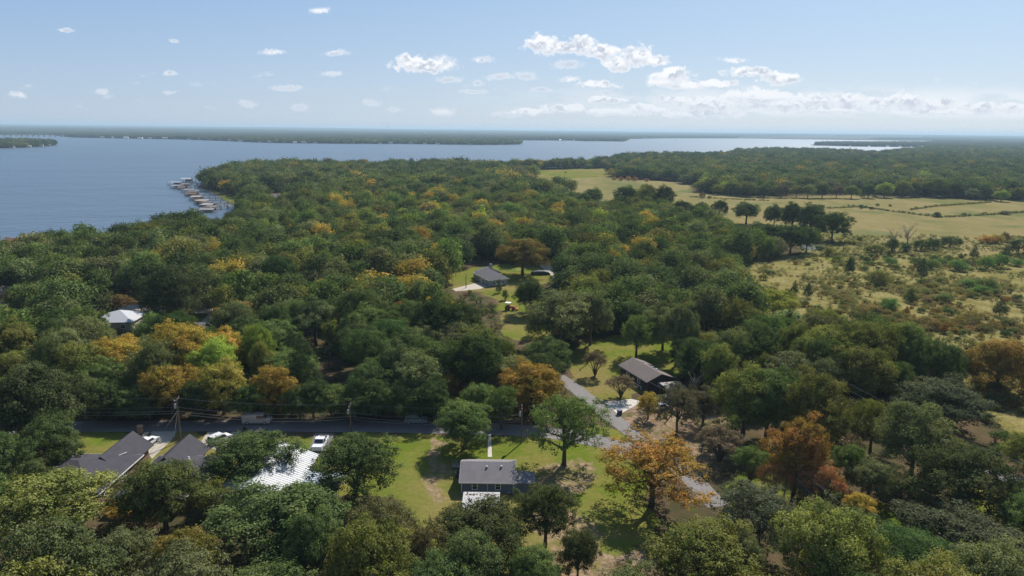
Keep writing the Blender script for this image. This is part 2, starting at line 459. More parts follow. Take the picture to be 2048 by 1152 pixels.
tan = T.mix(T.ramp(nm_, 0.56, 0.72, 0.0, 0.8), tan, (0.26, 0.24, 0.16))
tan = T.mix(T.ramp(nf, 0.35, 0.7, 0.0, 0.35), tan, (0.10, 0.095, 0.035))
rough_ = T.mix(T.ramp(nm_, 0.35, 0.62), (0.170, 0.148, 0.044), (0.255, 0.215, 0.088))
rough_ = T.mix(T.ramp(nb, 0.52, 0.75), rough_, (0.165, 0.125, 0.05))
rough_ = T.mix(T.ramp(nf, 0.45, 0.62, 0.0, 0.55), rough_, (0.07, 0.07, 0.028))
sepP = T.node('ShaderNodeSeparateXYZ'); T.l.new(P, sepP.inputs[0])
scrub = T.ramp(T.math('ADD', sepP.outputs[1], T.math('MULTIPLY', nl, 60.0)), 395, 350)
mead_c = T.mix(scrub, tan, rough_)
leafl = T.mix(T.ramp(nf, 0.40, 0.62), (0.20, 0.135, 0.085), (0.33, 0.235, 0.165))
leafl = T.mix(T.ramp(nb, 0.45, 0.7), leafl, (0.12, 0.125, 0.035))
col = T.mix(edge(sp.outputs[1], 0.6), forest, mead_c)
col = T.mix(edge(sp.outputs[0], 0.5), col, green)
col = T.mix(T.math('MULTIPLY', T.ramp(T.math('ADD', sp.outputs[2], T.math('MULTIPLY', T.math('SUBTRACT', T.noise(P, 0.22, 6, 0.75), 0.5), 2.4)), 0.42, 1.20), 0.9), col, leafl)
T.l.new(col, B.inputs['Base Color'])
B.inputs['Roughness'].default_value = 1.0; B.inputs['Specular IOR Level'].default_value = 0.0
bp = T.node('ShaderNodeBump'); bp.inputs['Strength'].default_value = 0.6; bp.inputs['Distance'].default_value = 0.25
T.l.new(nf, bp.inputs['Height']); T.l.new(bp.outputs[0], B.inputs['Normal'])
me.materials.append(gm)
link('ground', me, kind='structure')

# ------------------------------------------------------------------ lake water
wx_, wy_, wF, _ = polar(300, 60000, lambda r: 0.05, -62, 62, 4)
me = mesh_from('water', np.stack([wx_, wy_, np.full(len(wx_), -0.5)], 1), wF)
wm = bpy.data.materials.new('lake_water'); wm.use_nodes = True
T = NT(wm.node_tree); B = T.n['Principled BSDF']
P = T.node('ShaderNodeNewGeometry').outputs['Position']
B.inputs['Base Color'].default_value = (0.066, 0.096, 0.136, 1)
B.inputs['Roughness'].default_value = 0.30
B.inputs['IOR'].default_value = 1.33
B.inputs['Specular IOR Level'].default_value = 0.5
s1 = T.noise(T.vmath('MULTIPLY', P, (0.6, 1.0, 1.0)).outputs[0], 0.16, 4, 0.6)
s2 = T.noise(T.vmath('MULTIPLY', P, (0.5, 0.9, 1.0)).outputs[0], 0.02, 3, 0.5)
gust = T.noise(T.vmath('MULTIPLY', P, (0.35, 1.0, 1.0)).outputs[0], 0.004, 4, 0.55)
h = T.math('ADD', T.math('MULTIPLY', s1, 1.0), T.math('MULTIPLY', s2, 2.5))
b1 = T.node('ShaderNodeBump'); b1.inputs['Distance'].default_value = 1.6
T.put(b1.inputs['Strength'], T.ramp(gust, 0.3, 0.7, 0.55, 0.95)); T.l.new(h, b1.inputs['Height'])
T.l.new(b1.outputs[0], B.inputs['Normal'])
me.materials.append(wm)
link('water', me, kind='structure')

# ------------------------------------------------------------------ roads and paved patches
def ribbon(name, pts, width, z, m, jit=0.0, kind='structure', steps=8, wpx=True):
    P_ = [px(*p) if wpx else Vector((p[0], p[1], 0)) for p in pts]
    Q = []
    for i in range(len(P_) - 1):
        p0 = P_[max(i - 1, 0)]; p1 = P_[i]; p2 = P_[i + 1]; p3 = P_[min(i + 2, len(P_) - 1)]
        for k in range(steps):
            t = k / steps
            Q.append(0.5 * ((2 * p1) + (p2 - p0) * t + (2 * p0 - 5 * p1 + 4 * p2 - p3) * t * t + (3 * p1 - p0 - 3 * p2 + p3) * t ** 3))
    Q.append(P_[-1])
    V = []; F = []; rr = random.Random(name)
    for i, q in enumerate(Q):
        d = (Q[min(i + 1, len(Q) - 1)] - Q[max(i - 1, 0)]).normalized()
        n = Vector((-d.y, d.x, 0))
        w = width / 2
        V.append((*(q + n * (w + rr.uniform(-jit, jit))).xy, z)); V.append((*(q - n * (w + rr.uniform(-jit, jit))).xy, z))
        if i: F.append((2 * i - 2, 2 * i - 1, 2 * i + 1, 2 * i))
    return link(name, mesh_from(name, V, F, [m]), kind=kind)
def sheet(name, pts, z, m, kind='structure', thick=0.0):
    poly = gpoly(pts)
    tri = tessellate_polygon([[Vector((p[0], p[1], 0)) for p in poly]])
    V = [(p[0], p[1], z) for p in poly]
    F = [t if ((Vector(V[t[1]]) - Vector(V[t[0]])).cross(Vector(V[t[2]]) - Vector(V[t[0]])).z > 0) else t[::-1] for t in tri]
    return link(name, mesh_from(name, V, F, [m]), kind=kind)
M_ROAD = mat('chip_seal', (0.175, 0.163, 0.157), 0.9, 0.2, var=0.16, vscale=0.35)
M_CONC = mat('concrete', (0.38, 0.34, 0.28), 0.85, 0.2, var=0.10, vscale=0.5)
M_CONC2 = mat('bright_concrete', (0.46, 0.43, 0.39), 0.85, 0.2, var=0.08, vscale=0.5)
STREET = [(-260, 862), (-60, 859), (60, 856), (165, 853), (400, 852), (700, 853), (900, 857), (1060, 862), (1160, 875), (1225, 890), (1290, 905)]
LANE = [(1090, 738), (1130, 762), (1175, 796), (1216, 829), (1247, 853), (1290, 885), (1345, 925), (1400, 975), (1438, 1013)]
ribbon('street', STREET, 5.4, 0.020, M_ROAD, 0.12)
ribbon('lane', LANE, 3.9, 0.028, M_ROAD, 0.12)
ribbon('side_road', [(1900, 905), (1985, 942), (2060, 975), (2200, 1030)], 4.4, 0.020, M_ROAD, 0.1)
ribbon('back_road', [(-200, 598), (-50, 603), (20, 606), (235, 613), (420, 622), (520, 628)], 7.0, 0.020, mat('pale_road', (0.38, 0.34, 0.29), 0.9, 0.2, vscale=0.4), 0.1)
ribbon('gravel_track', [(1128, 560), (1105, 545), (1092, 532), (1085, 520)], 5.0, 0.020, M_CONC, 0.3)
sheet('driveway', [(303, 863), (354, 863), (343, 880), (304, 918), (295, 905), (290, 895), (299, 876)], 0.034, M_CONC)
sheet('driveway', [(289, 864), (300, 864), (285, 884), (277, 882)], 0.034, M_CONC)
sheet('driveway', [(415, 864), (454, 864), (432, 902), (402, 884)], 0.034, M_CONC)
sheet('driveway', [(463, 864), (480, 864), (453, 900), (440, 900)], 0.034, M_CONC)
sheet('driveway', [(630, 866), (668, 866), (655, 915), (612, 915)], 0.034, mat('asphalt', (0.14, 0.135, 0.13), 0.9, 0.2, vscale=0.4))
sheet('driveway', [(1207, 804), (1262, 798), (1284, 803), (1266, 814), (1237, 830)], 0.034, M_CONC2)
sheet('patio', [(905, 578), (968, 562), (984, 571), (960, 578), (912, 583)], 0.034, M_CONC)
sheet('driveway', [(427, 618), (442, 618), (414, 653), (393, 653)], 0.034, M_CONC)
sheet('garden_path', [(976, 869), (982, 869), (984, 914), (975.5, 914)], 0.034, M_CONC2)
if False: sheet('gravel_yard', [(1255, 905), (1330, 930), (1440, 985), (1460, 1030), (1400, 1010), (1345, 960)], 0.012, M_CONC)

# ------------------------------------------------------------------ trees
def unit(v): return v / np.maximum(np.linalg.norm(v, axis=-1, keepdims=True), 1e-9)
def leaves(rs, Cn, Nn, size, ctone, aspect=0.62):
    n = len(Cn)
    r = unit(rs.normal(size=(n, 3)))
    t = unit(np.cross(Nn, r)); b = np.cross(Nn, t)
    s = (size * rs.uniform(0.65, 1.25, n))[:, None]
    V = np.stack([Cn + t * s, Cn + b * s * aspect, Cn - t * s, Cn - b * s * aspect], 1).reshape(-1, 3)
    F = np.arange(4 * n).reshape(n, 4)
    tone = np.stack([rs.rand(n), ctone, rs.rand(n), np.ones(n)], 1)
    return V, F, np.repeat(tone, 4, 0)

def clump_leaves(rs, cen, rad, flat, n_per, size, up=0.35, out_bias=0.75, aspect=0.62):
    """cen (k,3), rad (k,) -> leaf cards through the outer part of every clump"""
    k = len(cen)
    w = rad ** 2; cnt = np.maximum(3, (n_per * k * w / w.sum()).astype(int))
    idx = np.repeat(np.arange(k), cnt); n = len(idx)
    # leaves gather in sprays: sub-centres on the clump, leaf cards round each of them
    per = 26 if size < .18 else 14 if size < .3 else 7
    m = max(k, n // per); ci = np.repeat(np.arange(k), np.maximum(1, (m * w / w.sum()).astype(int))); m = len(ci)
    d = unit(rs.normal(size=(m, 3))); d[:, 2] = np.where((d[:, 2] < 0) & (rs.rand(m) < 0.65), -d[:, 2], d[:, 2])
    rr = rs.uniform(0.45, 1.0, m) ** 0.5 * rs.uniform(0.85, 1.18, m)
    sc_ = cen[ci] + d * rr[:, None] * rad[ci][:, None] * np.array([1, 1, flat])
    j = rs.randint(0, m, n); idx = ci[j]
    sr = size * 1.55 * (1 + .5 * rs.rand(m))
    off = rs.normal(size=(n, 3)) * sr[j][:, None] * np.array([1, 1, .8])
    p = sc_[j] + off
    nn = unit(d[j] * out_bias + off / (sr[j][:, None] + 1e-6) * .35 + np.array([0, 0, up]) + rs.normal(size=(n, 3)) * 0.42)
    ct = rs.rand(k)[idx]
    return leaves(rs, p, nn, size, ct, aspect)

def limb_path(rs, a, b, k=3, wob=0.06):
    a = np.array(a, float); b = np.array(b, float); L = np.linalg.norm(b - a); pts = []
    for i in range(k + 1):
        t = i / k
        p = a + (b - a) * t; p[2] += math.sin(t * math.pi) * L * 0.10 * (1 if b[2] > a[2] else .5)
        if 0 < i < k: p += rs.normal(size=3) * L * wob
        pts.append(tuple(p))
    return pts

def build_tree(kind, seed, H=12.0, R=5.5, nleaf=7000, lsize=0.22, lod=0):
    rs = np.random.RandomState(seed)
    wood = MB(); sides = 6 if lod == 0 else 4
    if kind in ('oak', 'airy', 'tall', 'wide'):
        cfg = dict(oak=(0.52, 0.48, 0.29, 62), airy=(0.54, 0.46, 0.20, 84), tall=(0.55, 0.45, 0.25, 62), wide=(0.54, 0.43, 0.25, 76))[kind]
        cz, rz, cr, K_ = cfg
        if lod == 2: K_ = int(K_ * 0.6); cr *= 1.15
        lobes = rs.rand(6) * 6.283
        th = []; golden = 2.39996
        cen = []; rad = []
        for i in range(K_):
            t = (i + 0.5) / K_
            el = math.asin(1 - 1.62 * t)
            az = i * golden + rs.normal() * 0.35
            lump = 1 + 0.20 * math.sin(2 * az + lobes[0]) * math.cos(el) + 0.14 * math.sin(3 * az + lobes[1] + el * 2) + 0.10 * math.sin(5 * az + lobes[2] - 3 * el)
            k = rs.uniform(0.60, 0.88) * lump
            if kind == 'tall': k *= 0.95
            cen.append((R * math.cos(el) * math.cos(az) * k, R * math.cos(el) * math.sin(az) * k, H * cz + H * rz * math.sin(el) * k * 0.98))
            rad.append(R * cr * rs.uniform(0.65, 1.20))
        for i in range(K_ // 4):
            az = rs.rand() * 6.283; q = rs.uniform(0, 0.45) * R
            cen.append((q * math.cos(az), q * math.sin(az), H * rs.uniform(cz - .05, cz + rz * .6))); rad.append(R * cr * rs.uniform(0.7, 1.0))
        cen = np.array(cen); rad = np.array(rad)
        fork = H * (0.24 if kind != 'tall' else 0.32)
        tr = H * 0.026
        wood.tube([(0, 0, -0.3), (0.02 * H * rs.normal() * .3, 0, fork * .5), (0, 0, fork), (0.03 * R, 0.02 * R, H * .55), (0.0, 0.05 * R, H * .8)],
                  [tr * 1.35, tr, tr * .9, tr * .5, tr * .12], sides)
        nl = 9 if lod == 0 else 5
        order = rs.permutation(len(cen))
        tips = []
        for j in range(nl):
            az = j * golden; c = cen[order[j * 3 % len(cen)]]
            s0 = (0, 0, fork * rs.uniform(0.85, 1.6))
            tgt = c * np.array([.85, .85, .92]); pth = limb_path(rs, s0, tgt)
            wood.tube(pth, [tr * .55, tr * .42, tr * .3, tr * .1], max(4, sides - 1)); tips.append(pth)
        if lod == 0:
            for c in cen[order]:
                best = min((p for q in tips for p in q[1:3]), key=lambda p: sum((np.array(p) - c) ** 2))
                wood.tube(limb_path(rs, best, c, 2, .08), [tr * .2, tr * .12, tr * .04], 3, cap=False)
        flat = 0.82 if kind != 'wide' else 0.74
        V, F, tone = clump_leaves(rs, cen, rad, flat, nleaf / 1.0 / len(cen) * 1.0, lsize)
    elif kind == 'pine':
        cen = []; rad = []
        for i in range(70):
            t = (i + .5) / 70; el = math.asin(1 - 1.15 * t); az = i * 2.39996 + rs.normal() * .3
            k = rs.uniform(.72, .95)
            cen.append((R * math.cos(el) * math.cos(az) * k, R * math.cos(el) * math.sin(az) * k, H * .60 + H * .38 * math.sin(el) * k)); rad.append(R * rs.uniform(.14, .22))
        cen = np.array(cen); rad = np.array(rad)
        wood.tube([(0, 0, -.3), (0, 0, H * .5), (0.1, 0, H * .92)], [H * .022, H * .016, H * .004], sides)
        for c in cen[::2 if lod == 0 else 5]:
            wood.tube([(0, 0, max(H * .3, c[2] * .8)), tuple(c)], [H * .006, H * .002], 3, cap=False)
        V, F, tone = clump_leaves(rs, cen, rad, .75, nleaf / 70.0, lsize * 1.25, up=.1, aspect=.28)
    elif kind == 'cedar':
        cen = []; rad = []; n = 60
        for i in range(n):
            t = (i + .5) / n; z = .08 + .88 * t; q = (1 - t) ** .75 * rs.uniform(.6, .85); az = i * 2.39996
            cen.append((R * q * math.cos(az), R * q * math.sin(az), H * z)); rad.append(R * (.16 + .30 * (1 - t)) * rs.uniform(.8, 1.2))
        cen = np.array(cen); rad = np.array(rad)
        wood.tube([(0, 0, -.3), (0, 0, H * .9)], [H * .02, H * .003], sides)
        V, F, tone = clump_leaves(rs, cen, rad, 1.1, nleaf / 60.0, lsize, up=.1)
    elif kind == 'vase':
        cen = []; rad = []; n = 34
        for i in range(n):
            t = (i + .5) / n; el = math.asin(1 - 1.05 * t); az = i * 2.39996 + rs.normal() * .3; k = rs.uniform(.65, .92)
            cen.append((R * math.cos(el) * math.cos(az) * k, R * math.cos(el) * math.sin(az) * k, H * .58 + H * .38 * math.sin(el) * k)); rad.append(R * rs.uniform(.18, .32))
        cen = np.array(cen); rad = np.array(rad)
        for c in cen[::2]:
            wood.tube([(rs.normal() * .12, rs.normal() * .12, -.2), (c[0] * .3, c[1] * .3, H * .28), tuple(c)], [H * .016, H * .010, H * .003], 4, cap=False)
        V, F, tone = clump_leaves(rs, cen, rad, .7, nleaf / 34.0, lsize)
    elif kind == 'shrub':
        cen = []; rad = []; n = 22
        for i in range(n):
            t = (i + .5) / n; el = math.asin(1 - t); az = i * 2.39996 + rs.normal() * .4; k = rs.uniform(.5, .85)
            cen.append((R * math.cos(el) * math.cos(az) * k, R * math.cos(el) * math.sin(az) * k, H * (.18 + .68 * math.sin(el) * k))); rad.append(R * rs.uniform(.22, .40))
        cen = np.array(cen); rad = np.array(rad)
        for c in cen[::3]: wood.tube([(0, 0, -.1), tuple(c)], [H * .02, H * .006], 3, cap=False)
        V, F, tone = clump_leaves(rs, cen, rad, .8 * H / R / 1.2, nleaf / 22.0, lsize)
    return wood, V, F, tone

def crown_mesh(name, V, F, tone):
    me = mesh_from(name, V, F, [M_LEAF])
    a = me.color_attributes.new('tone', 'FLOAT_COLOR', 'POINT')
    a.data.foreach_set('color', tone.astype(np.float32).ravel())
    return me
def joined_mesh(name, wood, V, F, tone):
    wv = np.array(wood.V, float); nb = len(wv)
    quads = [f if len(f) == 4 else (f[0], f[1], f[2], f[2]) for f in wood.F if len(f) == 4]
    FF = np.vstack([np.array(quads), F + nb]); VV = np.vstack([wv, V])
    me = mesh_from(name, VV, FF, [M_LEAF, M_BARK], mi=[1] * len(quads) + [0] * len(F))
    a = me.color_attributes.new('tone', 'FLOAT_COLOR', 'POINT')
    a.data.foreach_set('color', np.vstack([np.full((nb, 4), .5), tone]).astype(np.float32).ravel())
    return me

# near prototypes: (trunk mesh, crown mesh) pairs of a normalised tree 12 m high, crown radius 5.5 m
NEAR = {}
SPEC = [('oak', 1), ('oak', 2), ('oak', 3), ('oak', 4), ('tall', 5), ('tall', 6), ('wide', 7), ('wide', 8), ('airy', 9), ('airy', 10), ('pine', 11), ('cedar', 12), ('vase', 13), ('shrub', 14), ('shrub', 15)]
NL = dict(oak=(34000, .135), tall=(30000, .135), wide=(36000, .125), airy=(18000, .120), pine=(28000, .14), cedar=(16000, .14), vase=(11000, .15), shrub=(6000, .22))
for kind, seed in SPEC:
    nl, ls = NL[kind]
    w_, V, F, tone = build_tree(kind, seed, nleaf=nl, lsize=ls)
    NEAR.setdefault(kind, []).append((w_.mesh('trunk', [M_BARK], True), crown_mesh('crown', V, F, tone)))

def stuff_protos(colname, spec):
    """prototypes for the countless trees beyond, kept in a collection that is not itself in the scene"""
    col_ = bpy.data.collections.new(colname)
    for i, (kind, seed, nl, ls, lod) in enumerate(spec):
        w_, V, F, tone = build_tree(kind, seed, nleaf=nl, lsize=ls, lod=lod)
        o = bpy.data.objects.new('%s_%02d' % (colname, i), joined_mesh('distant_tree', w_, V, F, tone))
        col_.objects.link(o)
    return col_
def scatter(name, pts, idx, rot, scl, colr, col_, label, cat, mats):
    n = len(pts)
    me = bpy.data.meshes.new(name); me.vertices.add(n)
    me.vertices.foreach_set('co', np.asarray(pts, np.float32).ravel())
    a = me.attributes.new('idx', 'INT', 'POINT'); a.data.foreach_set('value', np.asarray(idx, np.int32))
    a = me.attributes.new('rot', 'FLOAT', 'POINT'); a.data.foreach_set('value', np.asarray(rot, np.float32))
    a = me.attributes.new('scl', 'FLOAT_VECTOR', 'POINT'); a.data.foreach_set('vector', np.asarray(scl, np.float32).ravel())
    a = me.attributes.new('color', 'FLOAT_COLOR', 'POINT'); a.data.foreach_set('color', np.asarray(colr, np.float32).ravel())
    for m_ in mats: me.materials.append(m_)
    o = link(name, me, None, label, cat, None, 'stuff')
    ng = bpy.data.node_groups.new(name + '_scatter', 'GeometryNodeTree')
    ng.interface.new_socket('Geometry', in_out='INPUT', socket_type='NodeSocketGeometry')
    ng.interface.new_socket('Geometry', in_out='OUTPUT', socket_type='NodeSocketGeometry')
    N = ng.nodes; L = ng.links
    gi = N.new('NodeGroupInput'); go = N.new('NodeGroupOutput')
    ci = N.new('GeometryNodeCollectionInfo'); ci.inputs['Collection'].default_value = col_
    ci.inputs['Separate Children'].default_value = True; ci.inputs['Reset Children'].default_value = True
    ip = N.new('GeometryNodeInstanceOnPoints'); ip.inputs['Pick Instance'].default_value = True
    def at(nm, ty):
        x = N.new('GeometryNodeInputNamedAttribute'); x.data_type = ty; x.inputs[0].default_value = nm
        return next(s for s in x.outputs if s.enabled and s.name == 'Attribute')
    cx = N.new('ShaderNodeCombineXYZ'); L.new(at('rot', 'FLOAT'), cx.inputs[2])
    L.new(gi.outputs[0], ip.inputs['Points']); L.new(ci.outputs[0], ip.inputs['Instance'])
    L.new(at('idx', 'INT'), ip.inputs['Instance Index']); L.new(cx.outputs[0], ip.inputs['Rotation'])
    L.new(at('scl', 'FLOAT_VECTOR'), ip.inputs['Scale']); L.new(ip.outputs[0], go.inputs[0])
    md = o.modifiers.new('scatter', 'NODES'); md.node_group = ng
    return o

# crown colours (linear albedo)
PAL0 = dict(dark=(.046, .066, .026), oak=(.058, .080, .030), mid=(.075, .105, .032), grey=(.095, .105, .050), olive=(.115, .118, .032),
           gold=(.27, .198, .022), orange=(.31, .165, .022), lime=(.155, .20, .032), yellow=(.33, .29, .03), pine=(.058, .100, .028),
           bright=(.090, .160, .032), rust=(.24, .115, .035), brown=(.135, .095, .055), pink=(.13, .095, .055), cedar=(.038, .058, .026))
PAL = {k: tuple(c * 1.42 for c in v) for k, v in PAL0.items()}
for k in ('dark', 'oak', 'mid', 'grey', 'olive', 'lime'): r_, g_, b_ = PAL[k]; PAL[k] = (r_ * 1.14, g_ * 1.16, b_ * .92)
CNAME = dict(dark='dark green', oak='deep green', mid='fresh green', grey='grey green', olive='olive green', gold='golden yellow', orange='orange', lime='yellow green',
             yellow='bright yellow', pine='rich green', bright='vivid green', rust='rusty red', brown='brownish', pink='pinkish brown', cedar='blackish green')
rnd = random.Random(77)
def jitter(c, k=0.14):
    g = 1 + rnd.uniform(-k, k) * 1.3
    return tuple(max(0.01, x * g * (1 + rnd.uniform(-k, k) * .45)) for x in c)

LAND = []                                         # (u, v, phrase) of things one can name, for telling look-alikes apart
USED = set()
PREPS = {'with', 'standing', 'on', 'beside', 'in', 'at', 'behind', 'between', 'below', 'above', 'right', 'left', 'among', 'along', 'across', 'before', 'over', 'of', 'just', 'near', 'under', 'cut', 'by', 'towards', 'glimpsed', 'half', 'overhanging', 'hiding'}
def short(lab, n=8):
    w = lab.split()
    while len(w) > n:
        i = max([k for k in range(2, len(w)) if w[k] in PREPS] or [n])
        w = w[:i]
    while w[-1] in PREPS or w[-1] == 'the': w.pop()
    return ' '.join(w)
def unique_label(base, u, v):
    c = sorted(LAND, key=lambda q: (q[0] - u) ** 2 + (1.6 * (q[1] - v)) ** 2)
    for q in c[:14]:
        du, dv = q[0] - u, q[1] - v
        if abs(du) > 1.3 * abs(dv): d = 'left of' if du > 0 else 'right of'
        else: d = 'behind' if dv > 0 else 'in front of'
        lab = '%s %s the %s' % (base, d, q[2])
        if len(lab.split()) <= 16 and lab not in USED:
            USED.add(lab); return lab
    return None
TREES = []                                        # (x, y, R) of every hand-placed crown, to keep the fill clear of them
N_TREE = [0]
def plant(kind, x, y, H, R, col, label, cat='tree', group=None, name=None, rz=None, seed=None, lean=0.0):
    protos = NEAR[kind]
    tm, cm = protos[(seed if seed is not None else rnd.randrange(1000)) % len(protos)]
    nm = name or {'pine': 'pine_tree', 'cedar': 'cedar_tree', 'shrub': 'shrub', 'vase': 'small_tree'}.get(kind, 'broadleaf_tree')
    t = thing(nm, label, cat, (x, y, 0), rz if rz is not None else rnd.uniform(0, 6.28), group)
    t.rotation_euler.x = lean
    t.scale = (R / 5.5, R / 5.5, H / 12.0)
    c = link('crown', cm, t); cc = PAL[col] if isinstance(col, str) else col
    c.color = (*jitter(cc, .08), 1)
    link('stems' if kind in ('shrub', 'vase') else 'trunk', tm, t)
    TREES.append((x, y, R))
    if cat == 'tree': N_TREE[0] += 1
    return t
def plant_px(kind, u, v, top, wpx, col, label, **kw):
    if label not in USED: LAND.append((u, (v + top) / 2, short(label))); USED.add(label)
    p = px(u, v); depth = p.y * math.cos(PITCH) + CAM_H * math.sin(PITCH)
    R = wpx / 2 * depth / FPX
    H = top_z(u, top + 2, p.y + R * 0.15)
    return plant(kind, p.x, p.y, max(H, 1.2), R, col, label, **kw)

